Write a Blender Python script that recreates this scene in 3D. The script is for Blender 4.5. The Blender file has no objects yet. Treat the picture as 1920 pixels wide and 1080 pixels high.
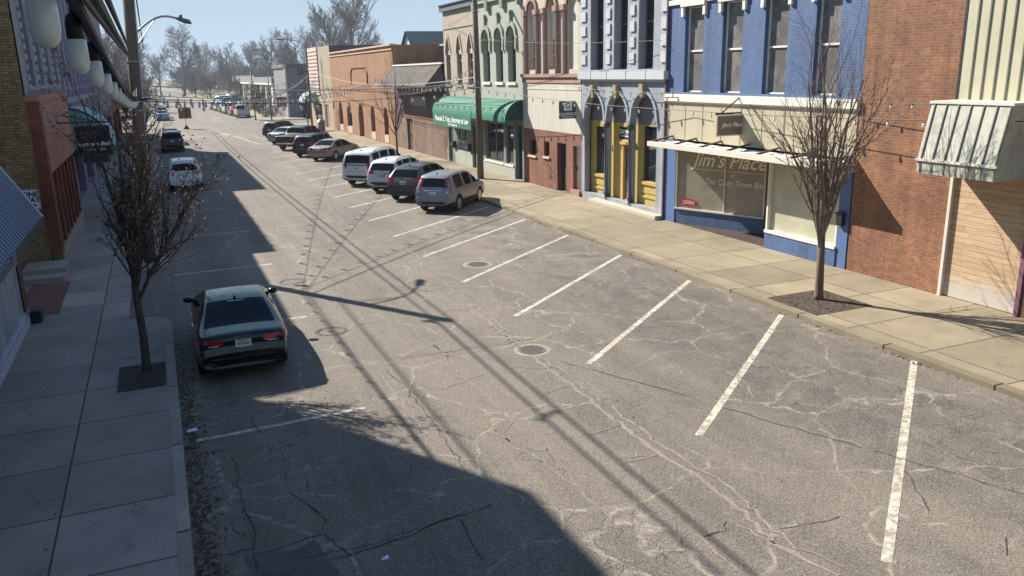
import bpy, bmesh, math, random
import numpy as np
from mathutils import Matrix, Vector

S = bpy.context.scene
COL = S.collection
R = math.radians

# ------------------------------------------------------------------ camera
CAM_H = 5.9
def cam_matrix():
    yaw, pit, roll = R(23.0631), R(15.0072), R(-1.23586)
    f = Vector((math.sin(yaw)*math.cos(pit), math.cos(yaw)*math.cos(pit), -math.sin(pit)))
    r = Vector((math.cos(yaw), -math.sin(yaw), 0)); u = r.cross(f)
    c, s = math.cos(roll), math.sin(roll)
    r2 = r*c + u*s; u2 = u*c - r*s
    return Matrix(((r2.x, u2.x, -f.x, 0), (r2.y, u2.y, -f.y, 0), (r2.z, u2.z, -f.z, CAM_H), (0, 0, 0, 1)))
cam = bpy.data.cameras.new('camera')
cam.sensor_width = 36; cam.lens = 1519.04/1920*36
cam.clip_start = 0.1; cam.clip_end = 6000
cam_ob = bpy.data.objects.new('camera', cam); COL.objects.link(cam_ob)
cam_ob.matrix_world = cam_matrix()
S.camera = cam_ob
# ------------------------------------------------------------------ light
SUN_AZ = 59.0      # shadows fall toward (cos, -sin) of this
SUN_EL = 37.5
world = bpy.data.worlds.new('World'); S.world = world; world.use_nodes = True
wn = world.node_tree.nodes; wl = world.node_tree.links
sky = wn.new('ShaderNodeTexSky'); sky.sky_type = 'NISHITA'; sky.sun_disc = False
sky.sun_elevation = R(SUN_EL); sky.sun_rotation = R(-(90-SUN_AZ))
sky.air_density = 1.0; sky.dust_density = 0.0; sky.ozone_density = 3.0
cap = wn.new('ShaderNodeMix'); cap.data_type = 'RGBA'; cap.blend_type = 'DARKEN'; cap.inputs[0].default_value = 1.0
cap.inputs[7].default_value = (2.5, 3.3, 4.05, 1)      # the camera's own highlight roll-off on the bright sky near the sun
wl.new(sky.outputs[0], cap.inputs[6]); wl.new(cap.outputs[2], wn['Background'].inputs[0]); wn['Background'].inputs[1].default_value = 0.095
sun = bpy.data.lights.new('sun', 'SUN'); sun.energy = 4.8; sun.angle = R(0.53); sun.color = (1.0, 0.93, 0.83)
sun_ob = bpy.data.objects.new('sun', sun); COL.objects.link(sun_ob)
sd = Vector((math.cos(R(SUN_AZ))*math.cos(R(SUN_EL)), -math.sin(R(SUN_AZ))*math.cos(R(SUN_EL)), -math.sin(R(SUN_EL))))
sun_ob.rotation_euler = sd.to_track_quat('-Z', 'Y').to_euler(); sun_ob.location = (-40, 60, 60)
vs = S.view_settings
vs.view_transform = 'Standard'; vs.look = 'None'; vs.gamma = 1; vs.use_curve_mapping = False
vs.exposure = 1.05

# ------------------------------------------------------------------ pixel helper (used only to place things in the world)
_RM = np.array(cam_matrix().to_3x3())
def ray(x, y):
    return _RM @ np.array([(x-960)/1519.04, -(y-540)/1519.04, -1.0])
def gp(x, y, z=0.0):
    d = ray(x, y); t = (z-CAM_H)/d[2]; return Vector((d[0]*t, d[1]*t, z))
def pX(x, y, X):
    d = ray(x, y); t = X/d[0]; return Vector((X, d[1]*t, CAM_H+d[2]*t))
def pY(x, y, Y):
    d = ray(x, y); t = Y/d[1]; return Vector((d[0]*t, Y, CAM_H+d[2]*t))

# ------------------------------------------------------------------ materials
def lin(h):
    if isinstance(h, (tuple, list)): return tuple(h[:3])
    h = h.lstrip('#'); o = []
    for i in (0, 2, 4):
        c = int(h[i:i+2], 16)/255
        o.append(c/12.92 if c <= .04045 else ((c+.055)/1.055)**2.4)
    return tuple(o)
class NT:
    def __init__(s, name):
        s.m = bpy.data.materials.new(name); s.m.use_nodes = True
        s.t = s.m.node_tree; s.p = s.t.nodes['Principled BSDF']; s._c = None
    def n(s, typ, **kw):
        nd = s.t.nodes.new(typ)
        for k, v in kw.items():
            if k.startswith('i_'):
                nd.inputs[int(k[2:]) if k[2:].isdigit() else k[2:].replace('_', ' ')].default_value = v
            else: setattr(nd, k, v)
        return nd
    def l(s, a, b): s.t.links.new(a, b)
    def coord(s):
        if s._c is None: s._c = s.n('ShaderNodeTexCoord').outputs['Object']
        return s._c
    def map(s, sc=(1, 1, 1)):
        m = s.n('ShaderNodeMapping'); m.inputs['Scale'].default_value = sc; s.l(s.coord(), m.inputs[0]); return m.outputs[0]
    def noise(s, scale, detail=4, rough=.6, vec=None, dist=0):
        nd = s.n('ShaderNodeTexNoise'); nd.inputs['Scale'].default_value = scale; nd.inputs['Detail'].default_value = detail
        nd.inputs['Roughness'].default_value = rough; nd.inputs['Distortion'].default_value = dist
        s.l(vec if vec is not None else s.coord(), nd.inputs['Vector']); return nd.outputs['Fac']
    def ramp(s, fac, *stops):
        nd = s.n('ShaderNodeValToRGB'); e = nd.color_ramp.elements
        while len(e) < len(stops): e.new(0.5)
        for i, (p, c) in enumerate(stops):
            e[i].position = p
            e[i].color = (c, c, c, 1) if isinstance(c, (int, float)) else (*lin(c), 1)
        s.l(fac, nd.inputs[0]); return nd.outputs[0]
    def mix(s, fac, a, b, mode='MIX'):
        nd = s.n('ShaderNodeMix', data_type='RGBA', blend_type=mode)
        for k, v in ((0, fac), (6, a), (7, b)):
            if hasattr(v, 'node'): s.l(v, nd.inputs[k])
            elif k == 0: nd.inputs[0].default_value = v
            else: nd.inputs[k].default_value = (*lin(v), 1)
        return nd.outputs[2]
    def math(s, op, a, b=0.0, clamp=False):
        nd = s.n('ShaderNodeMath', operation=op, use_clamp=clamp)
        for k, v in ((0, a), (1, b)):
            if hasattr(v, 'node'): s.l(v, nd.inputs[k])
            else: nd.inputs[k].default_value = v
        return nd.outputs[0]
    def bump(s, h, strength=.3, dist=.02):
        nd = s.n('ShaderNodeBump'); nd.inputs['Strength'].default_value = strength; nd.inputs['Distance'].default_value = dist
        s.l(h, nd.inputs['Height']); s.l(nd.outputs[0], s.p.inputs['Normal'])
    def base(s, c):
        if hasattr(c, 'node'): s.l(c, s.p.inputs['Base Color'])
        else: s.p.inputs['Base Color'].default_value = (*lin(c), 1)
    def wall_uv(s):
        sep = s.n('ShaderNodeSeparateXYZ'); s.l(s.coord(), sep.inputs[0])
        u = s.math('ADD', sep.outputs[0], sep.outputs[1])
        cb = s.n('ShaderNodeCombineXYZ'); s.l(u, cb.inputs[0]); s.l(sep.outputs[2], cb.inputs[1]); return cb.outputs[0]
_mats = {}
def mat(name, col='#808080', rough=.75, var=.18, scale=3.0, bump=0.0, bscale=30, metal=0.0, streak=0.0, coat=0.0, spec=.5, dirt=None, dirtamt=.5):
    if name in _mats: return _mats[name]
    t = NT(name); c = lin(col)
    p = t.p; p.inputs['Roughness'].default_value = rough; p.inputs['Metallic'].default_value = metal
    p.inputs['Coat Weight'].default_value = coat; p.inputs['Coat Roughness'].default_value = .05
    p.inputs['Specular IOR Level'].default_value = spec
    if var > 0:
        f = t.math('ADD', t.math('MULTIPLY', t.noise(scale, 5), .6), t.math('MULTIPLY', t.noise(scale*.17, 3), .4))
        f = t.ramp(f, (.32, 0.0), (.68, 1.0))
        o = t.mix(f, tuple(x*(1-var) for x in c), tuple(min(1, x*(1+var)) for x in c))
        if streak:
            g = t.ramp(t.noise(1.0, 5, .7, t.map((5, 5, .35))), (.5, 0.0), (.75, 1.0))
            o = t.mix(t.math('MULTIPLY', g, streak), o, tuple(x*.45 for x in c))
        if dirt:
            g = t.ramp(t.noise(.9, 6, .7), (.5, 0.0), (.66, 1.0))
            o = t.mix(t.math('MULTIPLY', g, dirtamt), o, dirt)
        t.base(o)
    else: t.base(col)
    if bump: t.bump(t.noise(bscale, 4), bump, .02)
    _mats[name] = t.m; return t.m
def brick(name, c1, c2, mortar, bw=.215, bh=.075, ms=.011, bump=.5, rough=.85, dirt=None, offset=.5, big=.25):
    if name in _mats: return _mats[name]
    t = NT(name); t.p.inputs['Roughness'].default_value = rough
    b = t.n('ShaderNodeTexBrick', offset=offset); uv = t.wall_uv(); t.l(uv, b.inputs['Vector'])
    for k, v in (('Color1', c1), ('Color2', c2), ('Mortar', mortar)): b.inputs[k].default_value = (*lin(v), 1)
    for k, v in (('Scale', 1.0), ('Mortar Size', ms), ('Mortar Smooth', .3), ('Bias', -.1), ('Brick Width', bw), ('Row Height', bh)): b.inputs[k].default_value = v
    n1 = t.ramp(t.noise(14, 3), (.3, 1-big), (.7, 1+big*.3)); n2 = t.ramp(t.noise(.7, 4), (.35, 1-big), (.65, 1.0))
    st = t.ramp(t.noise(1.0, 6, .75, t.map((2.6, 2.6, .22))), (.36, .72), (.60, 1.04))
    o = t.mix(1.0, t.mix(1.0, t.mix(1.0, b.outputs['Color'], n1, 'MULTIPLY'), n2, 'MULTIPLY'), st, 'MULTIPLY')
    if dirt:
        g = t.ramp(t.noise(.8, 6, .7), (.52, 0.0), (.7, .6)); o = t.mix(g, o, dirt)
    t.base(o)
    h = t.math('ADD', t.math('MULTIPLY', b.outputs['Fac'], -1.0), t.math('MULTIPLY', t.noise(40, 4), .5))
    t.bump(h, bump, .012); _mats[name] = t.m; return t.m
def glass(name, col='#10151a', rough=.06, var=0.0):
    if name in _mats: return _mats[name]
    t = NT(name); t.p.inputs['Roughness'].default_value = rough; t.p.inputs['Specular IOR Level'].default_value = .7
    c = lin(col)
    if var: t.base(t.mix(t.ramp(t.noise(1.3, 4, .6), (.42, 0.0), (.6, 1.0)), tuple(x*(1-var) for x in c), tuple(x*(1+var) for x in c)))
    else: t.base(col)
    t.bump(t.noise(1.2, 2), .04, .05)
    _mats[name] = t.m; return t.m
def paint(name, col, metal=.3, rough=.32, dust=.22):
    if name in _mats: return _mats[name]
    t = NT(name); p = t.p; c = lin(col)
    p.inputs['Metallic'].default_value = metal; p.inputs['Roughness'].default_value = rough
    p.inputs['Coat Weight'].default_value = .45; p.inputs['Coat Roughness'].default_value = .06
    f = t.ramp(t.noise(3.5, 6, .7), (.42, 0.0), (.75, 1.0))
    t.base(t.mix(t.math('MULTIPLY', f, dust), c, lin('#8a8378')))
    t.l(t.ramp(f, (0.0, rough), (1.0, min(1, rough+.22))), p.inputs['Roughness'])
    _mats[name] = t.m; return t.m
def glow(name, col, e):
    if name in _mats: return _mats[name]
    t = NT(name); t.base(col); t.p.inputs['Emission Color'].default_value = (*lin(col), 1); t.p.inputs['Emission Strength'].default_value = e
    _mats[name] = t.m; return t.m

# ------------------------------------------------------------------ mesh building
class MB:
    def __init__(s): s.v = []; s.f = []; s.mi = []
    def add(s, vs, fs, mi=0):
        o = len(s.v); s.v += [tuple(p) for p in vs]; s.f += [tuple(i+o for i in f) for f in fs]; s.mi += [mi]*len(fs); return s
    def quad(s, a, b, c, d, mi=0): return s.add((a, b, c, d), ((0, 1, 2, 3),), mi)
    def box(s, x0, x1, y0, y1, z0, z1, mi=0, M=None, skip=()):
        v = [(x, y, z) for z in (z0, z1) for y in (y0, y1) for x in (x0, x1)]
        if M: v = [M(*p) for p in v]
        F = {'z0': (0, 2, 3, 1), 'z1': (4, 5, 7, 6), 'y0': (0, 1, 5, 4), 'y1': (2, 6, 7, 3), 'x0': (0, 4, 6, 2), 'x1': (1, 3, 7, 5)}
        return s.add(v, [F[k] for k in F if k not in skip], mi)
    def prism(s, poly, z0, z1, mi=0, M=None, cap0=True):
        n = len(poly); v = [(p[0], p[1], z0) for p in poly]+[(p[0], p[1], z1) for p in poly]
        if M: v = [M(*p) for p in v]
        f = [tuple(range(n, 2*n))]+[(i, (i+1) % n, n+(i+1) % n, n+i) for i in range(n)]
        if cap0: f.append(tuple(range(n-1, -1, -1)))
        return s.add(v, f, mi)
    def tube(s, pts, r, n=6, mi=0, caps=True):
        pts = [Vector(p) for p in pts]; k = len(pts)
        rs = r if isinstance(r, (list, tuple)) else [r]*k
        v = []
        for i, p in enumerate(pts):
            d = (pts[min(i+1, k-1)]-pts[max(i-1, 0)])
            if d.length < 1e-9: d = Vector((0, 0, 1))
            d.normalize()
            a = d.orthogonal() if abs(d.z) > .95 else d.cross(Vector((0, 0, 1)))
            if abs(d.z) > .95: a = d.cross(Vector((0, 1, 0)))
            a.normalize(); b = d.cross(a)
            for j in range(n):
                t = 2*math.pi*j/n; v.append(p+(a*math.cos(t)+b*math.sin(t))*rs[i])
        f = [(i*n+j, i*n+(j+1) % n, (i+1)*n+(j+1) % n, (i+1)*n+j) for i in range(k-1) for j in range(n)]
        if caps: f += [tuple(range(n-1, -1, -1)), tuple((k-1)*n+j for j in range(n))]
        return s.add(v, f, mi)
    def lathe(s, prof, n=16, c=(0, 0, 0), axis='z', mi=0):
        v = []
        for (r, h) in prof:
            for j in range(n):
                t = 2*math.pi*j/n; a, b = r*math.cos(t), r*math.sin(t)
                v.append((c[0]+a, c[1]+b, c[2]+h) if axis == 'z' else (c[0]+a, c[1]+h, c[2]+b) if axis == 'y' else (c[0]+h, c[1]+a, c[2]+b))
        k = len(prof)
        f = [(i*n+j, i*n+(j+1) % n, (i+1)*n+(j+1) % n, (i+1)*n+j) for i in range(k-1) for j in range(n)]
        f += [tuple(range(n)), tuple((k-1)*n+j for j in range(n))]
        return s.add(v, f, mi)
    def ball(s, c, r, n=10, m=6, sc=(1, 1, 1), mi=0):
        v = []; 
        for i in range(m+1):
            a = math.pi*i/m
            for j in range(n):
                b = 2*math.pi*j/n
                v.append((c[0]+r*sc[0]*math.sin(a)*math.cos(b), c[1]+r*sc[1]*math.sin(a)*math.sin(b), c[2]+r*sc[2]*math.cos(a)))
        f = [(i*n+j, (i+1)*n+j, (i+1)*n+(j+1) % n, i*n+(j+1) % n) for i in range(m) for j in range(n)]
        return s.add(v, f, mi)
    def grid(s, rows, mi=0):
        n = len(rows[0]); v = [p for r in rows for p in r]
        return s.add(v, [(i*n+j, i*n+j+1, (i+1)*n+j+1, (i+1)*n+j) for i in range(len(rows)-1) for j in range(n-1)], mi)
    def mesh(s, name, mats, smooth=False):
        me = bpy.data.meshes.new(name); me.from_pydata([tuple(p) for p in s.v], [], s.f)
        ms = mats if isinstance(mats, (list, tuple)) else [mats]
        for m in ms: me.materials.append(m)
        if len(ms) > 1: me.polygons.foreach_set('material_index', s.mi)
        if smooth: me.polygons.foreach_set('use_smooth', [True]*len(s.f))
        me.update(); return me
    def build(s, name, mats, parent=None, smooth=False, bevel=0):
        o = bpy.data.objects.new(name, s.mesh(name, mats, smooth)); COL.objects.link(o)
        if parent is not None: attach(o, parent)
        if bevel:
            b = o.modifiers.new('bevel', 'BEVEL'); b.width = bevel; b.segments = 2; b.limit_method = 'ANGLE'
        return o
def build_split(s, name, mats, parent=None, smooth=False, bevel=0):
    # one object for every separate (unconnected) piece
    par = list(range(len(s.v)))
    def find(i):
        while par[i] != i: par[i] = par[par[i]]; i = par[i]
        return i
    key = {}
    for i, p in enumerate(s.v):
        k = tuple(round(c, 4) for c in p)
        if k in key: par[find(i)] = find(key[k])
        else: key[k] = i
    for f in s.f:
        for j in f[1:]: par[find(j)] = find(f[0])
    groups = {}
    for f, m in zip(s.f, s.mi): groups.setdefault(find(f[0]), []).append((f, m))
    out = []
    for fs in groups.values():
        b = MB(); ix = {}
        for f, m in fs:
            for i in f:
                if i not in ix: ix[i] = len(b.v); b.v.append(s.v[i])
            b.f.append(tuple(ix[i] for i in f)); b.mi.append(m)
        out.append(b.build(name, mats, parent, smooth, bevel))
    return out
MB.split = build_split
def origin_world(p):
    m = Vector((0, 0, 0))
    while p is not None: m = m+p.location; p = p.parent
    return m
def attach(o, p):
    o.parent = p
    loc = p.get('_org', None)
    w = Vector(loc) if loc is not None else Vector((0, 0, 0))
    o.matrix_parent_inverse = Matrix.Translation(-w)
def tag(o, label=None, cat=None, group=None, kind=None):
    if label: o['label'] = label
    if cat: o['category'] = cat
    if group: o['group'] = group
    if kind: o['kind'] = kind
    return o
_orgs = []
def thing(name, label, cat, loc=(0, 0, 0), group=None):
    o = bpy.data.objects.new(name, None); COL.objects.link(o); o.location = loc; o.empty_display_size = .3
    o['_org'] = tuple(loc); _orgs.append(o)
    return tag(o, label, cat, group)
def struct(o): o['kind'] = 'structure'; return o
def copy_tree(o, parent=None):
    c = o.copy(); COL.objects.link(c)
    if parent is not None: c.parent = parent
    for ch in list(o.children): copy_tree(ch, c)
    return c
def text_mesh(s, size, extrude=.004, shear=0.0, align='CENTER', bold=0.0, sx=1.0):
    cu = bpy.data.curves.new('t', 'FONT'); cu.body = s; cu.size = size; cu.extrude = extrude; cu.shear = shear
    cu.align_x = align; cu.align_y = 'CENTER'; cu.offset = bold; cu.resolution_u = 3
    o = bpy.data.objects.new('t', cu); COL.objects.link(o)
    me = bpy.data.meshes.new_from_object(o.evaluated_get(bpy.context.evaluated_depsgraph_get()))
    v = [(p.co.x*sx, p.co.y, p.co.z) for p in me.vertices]; f = [tuple(p.vertices) for p in me.polygons]
    bpy.data.objects.remove(o); bpy.data.curves.remove(cu); bpy.data.meshes.remove(me)
    return v, f
# frames: (u along, v up, w inward) -> world
def FR(X): return lambda u, v, w: (X+w, u, v)        # facade on the right of the street, facing -x
def FL(X): return lambda u, v, w: (X-w, u, v)        # facade on the left, facing +x
def FN(Y): return lambda u, v, w: (u, Y+w, v)        # wall facing the camera (-y)
def text(mb, M, s, u, v, size, w=-.01, mi=0, flip=False, **kw):
    vs_, fs = text_mesh(s, size, **kw); k = -1 if flip else 1
    mb.add([M(u+k*p[0], v+p[1], w-p[2]) for p in vs_], fs, mi)
def arch_pts(a, b, e, rise, kind, n=10):
    m, h = (a+b)/2, (b-a)/2; out = []
    for i in range(n+1):
        t = -1+2*i/n
        q = math.sqrt(max(0, 1-t*t)) if kind == 'round' else (1-abs(t)**1.7) if kind == 'point' else 1-t*t
        out.append((m+h*t, e-rise+rise*q))
    return out
def facade(mb, M, u0, u1, v0, v1, holes, d, mi=0, rmi=None):
    rmi = mi if rmi is None else rmi
    us = sorted({u0, u1, *[h[0] for h in holes], *[h[1] for h in holes]}); vs_ = sorted({v0, v1, *[h[2] for h in holes], *[h[3] for h in holes]})
    for i in range(len(us)-1):
        for j in range(len(vs_)-1):
            cu, cv = (us[i]+us[i+1])/2, (vs_[j]+vs_[j+1])/2
            if any(h[0] < cu < h[1] and h[2] < cv < h[3] for h in holes): continue
            mb.quad(M(us[i], vs_[j], 0), M(us[i+1], vs_[j], 0), M(us[i+1], vs_[j+1], 0), M(us[i], vs_[j+1], 0), mi)
    for h in holes:
        a, b, c, e = h[:4]; rise = h[4] if len(h) > 4 else 0; kind = h[5] if len(h) > 5 else 'round'
        dd = h[6] if len(h) > 6 else d
        top = e-rise
        if c > v0+1e-4: mb.quad(M(a, c, 0), M(b, c, 0), M(b, c, dd), M(a, c, dd), rmi)
        mb.quad(M(a, c, 0), M(a, c, dd), M(a, top, dd), M(a, top, 0), rmi); mb.quad(M(b, c, 0), M(b, c, dd), M(b, top, dd), M(b, top, 0), rmi)
        if rise:
            P = arch_pts(a, b, e, rise, kind)
            for (ua, va), (ub, vb) in zip(P, P[1:]):
                if max(va, vb) < e-1e-6 or True: mb.quad(M(ua, va, 0), M(ub, vb, 0), M(ub, e, 0), M(ua, e, 0), mi)
                mb.quad(M(ua, va, 0), M(ub, vb, 0), M(ub, vb, dd), M(ua, va, dd), rmi)
        else: mb.quad(M(a, e, 0), M(b, e, 0), M(b, e, dd), M(a, e, dd), rmi)
def bx(mb, M, u0, u1, v0, v1, w0, w1, mi=0): return mb.box(u0, u1, v0, v1, w0, w1, mi, M)
def window(parent, M, h, d, gm, fm, fw=.05, mid=True, vert=False, sill=None, sm=None, midv=None, name='window'):
    a, b, c, e = h[:4]; rise = h[4] if len(h) > 4 else 0; kind = h[5] if len(h) > 5 else 'round'
    p = MB()
    if rise:
        P = arch_pts(a, b, e, rise, kind); p.add([M(a, c, d), M(b, c, d)]+[M(u, v, d) for u, v in reversed(P)], [tuple(range(len(P)+2))])
    else: p.quad(M(a, c, d), M(b, c, d), M(b, e, d), M(a, e, d))
    w = p.build(name, gm, parent)
    fr = MB(); t = d-.05; top = e-rise
    bx(fr, M, a+.002, a+fw, c+.002, top, t, d-.002); bx(fr, M, b-fw, b-.002, c+.002, top, t, d-.002); bx(fr, M, a+fw, b-fw, c+.002, c+fw, t, d-.002)
    if rise:
        for (ua, va), (ub, vb) in zip(P, P[1:]):
            m = (a+b)/2; k = 1-fw*2/(b-a)
            q = lambda u, v: (m+(u-m)*k, top+(v-top)*(1-fw/max(rise, .05)))
            (uc, vc), (ud, vd) = q(ua, va), q(ub, vb)
            fr.quad(M(ua, va-.002, t), M(ub, vb-.002, t), M(ud, vd, t), M(uc, vc, t))
    else: bx(fr, M, a+fw, b-fw, e-fw, e-.002, t, d-.002)
    if mid: mv = midv if midv else (c+e)/2; bx(fr, M, a+fw, b-fw, mv-fw*.6, mv+fw*.6, t, d-.002)
    if vert: bx(fr, M, (a+b)/2-fw*.4, (a+b)/2+fw*.4, c+fw, e-fw-rise*.3, t+.008, d-.002)
    fr.build('frame', fm, w)
    if sill:
        s = MB(); bx(s, M, a-.08, b+.08, c-sill, c-.003, -.09, d-.06); s.build('sill', sm or fm, w)
    return w
def shell(mb, M, u0, u1, v0, v1, depth, mi=0, roofmi=None, w0=0.0, parapet=.3):
    # side walls, back and a roof sunk behind a parapet
    e = .006
    mb.quad(M(u0+e, v0, w0), M(u0+e, v0, depth), M(u0+e, v1, depth), M(u0+e, v1, w0), mi)
    mb.quad(M(u1-e, v0, w0), M(u1-e, v0, depth), M(u1-e, v1, depth), M(u1-e, v1, w0), mi)
    mb.quad(M(u0+e, v0, depth), M(u1-e, v0, depth), M(u1-e, v1, depth), M(u0+e, v1, depth), mi)
    r = mi if roofmi is None else roofmi
    mb.quad(M(u0+e, v1-parapet, w0+.2), M(u1-e, v1-parapet, w0+.2), M(u1-e, v1-parapet, depth), M(u0+e, v1-parapet, depth), r)
    mb.quad(M(u0+e, v1-parapet, w0+.2), M(u1-e, v1-parapet, w0+.2), M(u1-e, v1, w0+.2), M(u0+e, v1, w0+.2), mi)
    mb.quad(M(u0+e, v1, w0), M(u1-e, v1, w0), M(u1-e, v1, w0+.2), M(u0+e, v1, w0+.2), mi)
# ------------------------------------------------------------------ ground materials
RZ = -0.10
def asphalt():
    t = NT('asphalt'); t.p.inputs['Roughness'].default_value = .88
    big = t.ramp(t.noise(.22, 6, .65), (.35, .0), (.68, 1.0))
    o = t.mix(big, '#625a50', '#756b60')
    stain = t.ramp(t.noise(.5, 7, .72, t.map((1.0, .55, 1))), (.53, 0.0), (.70, .55))
    o = t.mix(stain, o, '#4b4845')
    sx = t.n('ShaderNodeSeparateXYZ'); t.l(t.coord(), sx.inputs[0])
    # polished wheel lanes (light) and drip-stained parking bays (dark), broken up by noise
    lane = t.ramp(t.noise(1.0, 5, .6, t.map((.9, .05, 1))), (.42, 0.0), (.62, 1.0)); o = t.mix(t.math('MULTIPLY', lane, .45), o, '#8f8474')
    bay = t.ramp(t.math('MULTIPLY', t.math('ABSOLUTE', t.math('SUBTRACT', sx.outputs[0], 11.8)), .25), (.25, 1.0), (.75, 0.0))
    dr = t.ramp(t.noise(1.1, 7, .8), (.46, 0.0), (.62, 1.0)); o = t.mix(t.math('MULTIPLY', t.math('MULTIPLY', bay, dr), .8), o, '#3f3c3a')
    pv = t.n('ShaderNodeTexVoronoi', feature='F1'); pv.inputs['Scale'].default_value = .16; t.l(t.map((1, .5, 1)), pv.inputs['Vector'])
    ps = t.n('ShaderNodeSeparateColor'); t.l(pv.outputs['Color'], ps.inputs[0]); o = t.mix(t.math('MULTIPLY', ps.outputs[0], .30), o, '#54504c')
    fl = t.math('MULTIPLY', t.ramp(t.noise(1.7, 8, .85), (.52, 0.0), (.68, .8)), t.ramp(t.noise(30, 3, .8), (.45, 0.0), (.6, 1.0))); o = t.mix(fl, o, '#a69c8e')
    sp = t.noise(38, 3, .75)
    o = t.mix(t.ramp(sp, (.36, .9), (.5, 0.0)), o, '#3f3b37')
    o = t.mix(t.ramp(sp, (.56, 0.0), (.68, .75)), o, '#a39a8e')
    gr = t.noise(75, 2, .7)
    o = t.mix(t.ramp(gr, (.60, 0.0), (.70, .6)), o, '#b8aea1')
    # web of old light cracks
    wv = t.n('ShaderNodeVectorMath', operation='ADD'); nz = t.n('ShaderNodeTexNoise'); nz.inputs['Scale'].default_value = .9; nz.inputs['Detail'].default_value = 6
    t.l(t.coord(), nz.inputs['Vector']); sc = t.n('ShaderNodeVectorMath', operation='SCALE'); t.l(nz.outputs['Color'], sc.inputs[0]); sc.inputs['Scale'].default_value = 1.0
    t.l(t.coord(), wv.inputs[0]); t.l(sc.outputs[0], wv.inputs[1])
    vo = t.n('ShaderNodeTexVoronoi', feature='DISTANCE_TO_EDGE'); vo.inputs['Scale'].default_value = .42; t.l(wv.outputs[0], vo.inputs['Vector'])
    cr = t.ramp(vo.outputs['Distance'], (.002, 1.0), (.017, 0.0))
    msk = t.ramp(t.noise(.3, 4), (.38, 0.0), (.50, 1.0))
    brk = t.math('MULTIPLY', t.ramp(t.noise(5, 5, .75), (.42, 0.0), (.58, .9)), t.ramp(t.noise(42, 3, .8), (.32, .3), (.52, 1.0)))
    o = t.mix(t.math('MULTIPLY', t.math('MULTIPLY', cr, msk), t.math('MULTIPLY', brk, .8)), o, '#aaa193')
    vo2 = t.n('ShaderNodeTexVoronoi', feature='DISTANCE_TO_EDGE'); vo2.inputs['Scale'].default_value = 1.9; t.l(wv.outputs[0], vo2.inputs['Vector'])
    cr2 = t.ramp(vo2.outputs['Distance'], (.0, 1.0), (.014, 0.0))
    m2 = t.math('MAXIMUM', t.ramp(t.noise(.3, 4, .5, t.map((1, 1.3, 1))), (.50, 0.0), (.60, .85)), t.math('MULTIPLY', t.ramp(t.math('MULTIPLY', sx.outputs[0], .2), (.3, 1.0), (.8, 0.0)), t.ramp(t.noise(.45, 5), (.45, 0.0), (.58, .95))))
    o = t.mix(t.math('MULTIPLY', cr2, m2), o, '#2c2a29')
    t.base(o); t.bump(t.math('ADD', sp, t.math('MULTIPLY', cr2, -.6)), .45, .012)
    _mats['asphalt'] = t.m; return t.m
def concrete(name, c, jw, jh, ms=.018, off=(0, 0), joint='#4a4640'):
    t = NT(name); t.p.inputs['Roughness'].default_value = .9
    m = t.n('ShaderNodeMapping'); m.inputs['Location'].default_value = (off[0], off[1], 0); t.l(t.coord(), m.inputs[0])
    b = t.n('ShaderNodeTexBrick', offset=0.0); t.l(m.outputs[0], b.inputs['Vector'])
    c = lin(c)
    for k, v in (('Color1', tuple(x*.82 for x in c)), ('Color2', tuple(x*1.14 for x in c)), ('Mortar', lin(joint))): b.inputs[k].default_value = (*v, 1)
    for k, v in (('Scale', 1.0), ('Mortar Size', ms), ('Mortar Smooth', .2), ('Bias', 0), ('Brick Width', jw), ('Row Height', jh)): b.inputs[k].default_value = v
    n1 = t.ramp(t.noise(.7, 6, .7), (.35, .78), (.66, 1.08)); n2 = t.ramp(t.noise(26, 4, .7), (.35, .86), (.65, 1.06))
    o = t.mix(1.0, t.mix(1.0, b.outputs['Color'], n1, 'MULTIPLY'), n2, 'MULTIPLY')
    o = t.mix(t.ramp(t.noise(2.3, 5, .75), (.58, 0.0), (.72, .55)), o, '#4d4740')
    t.base(o); t.bump(t.math('ADD', t.math('MULTIPLY', b.outputs['Fac'], -1), t.math('MULTIPLY', t.noise(60, 3), .3)), .4, .01)
    _mats[name] = t.m; return t.m
ASPH = asphalt()
CONC_R = concrete('concrete_walk_right', '#93876f', 2.15, 1.95, .018, (.55, .3))
CONC_L = concrete('concrete_walk', '#9c9187', 1.75, 1.72, .016, (1.9, .2))
KERB = concrete('kerb_concrete', '#857b65', 9.0, 2.6, .03, (2.0, .9), '#2f2b27')
KERBL = concrete('kerb_concrete_left', '#a0968a', 9.0, 2.9, .025, (2.0, .9), '#33302c')
PAINTL = NT('road_paint'); PAINTL.p.inputs['Roughness'].default_value = .8
_w = PAINTL.ramp(PAINTL.noise(7, 8, .85), (.44, 1.0), (.56, 0.0))
_o = PAINTL.mix(PAINTL.ramp(PAINTL.noise(1.5, 4), (.3, 0.0), (.7, 1.0)), '#b9b09a', '#d8d1bf')
PAINTL.base(PAINTL.mix(PAINTL.math('MULTIPLY', _w, .85), _o, '#7d766c')); PAINTL = PAINTL.m
GRASS = mat('winter_grass', '#6d664b', .95, .35, 2.5, .5, 60)
LOT = mat('lot_asphalt', '#77716a', .9, .2, .8)

g = MB(); g.quad((-3000, -400, -.16), (3000, -400, -.16), (3000, 4500, -.16), (-3000, 4500, -.16))
struct(g.build('ground', GRASS))
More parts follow.
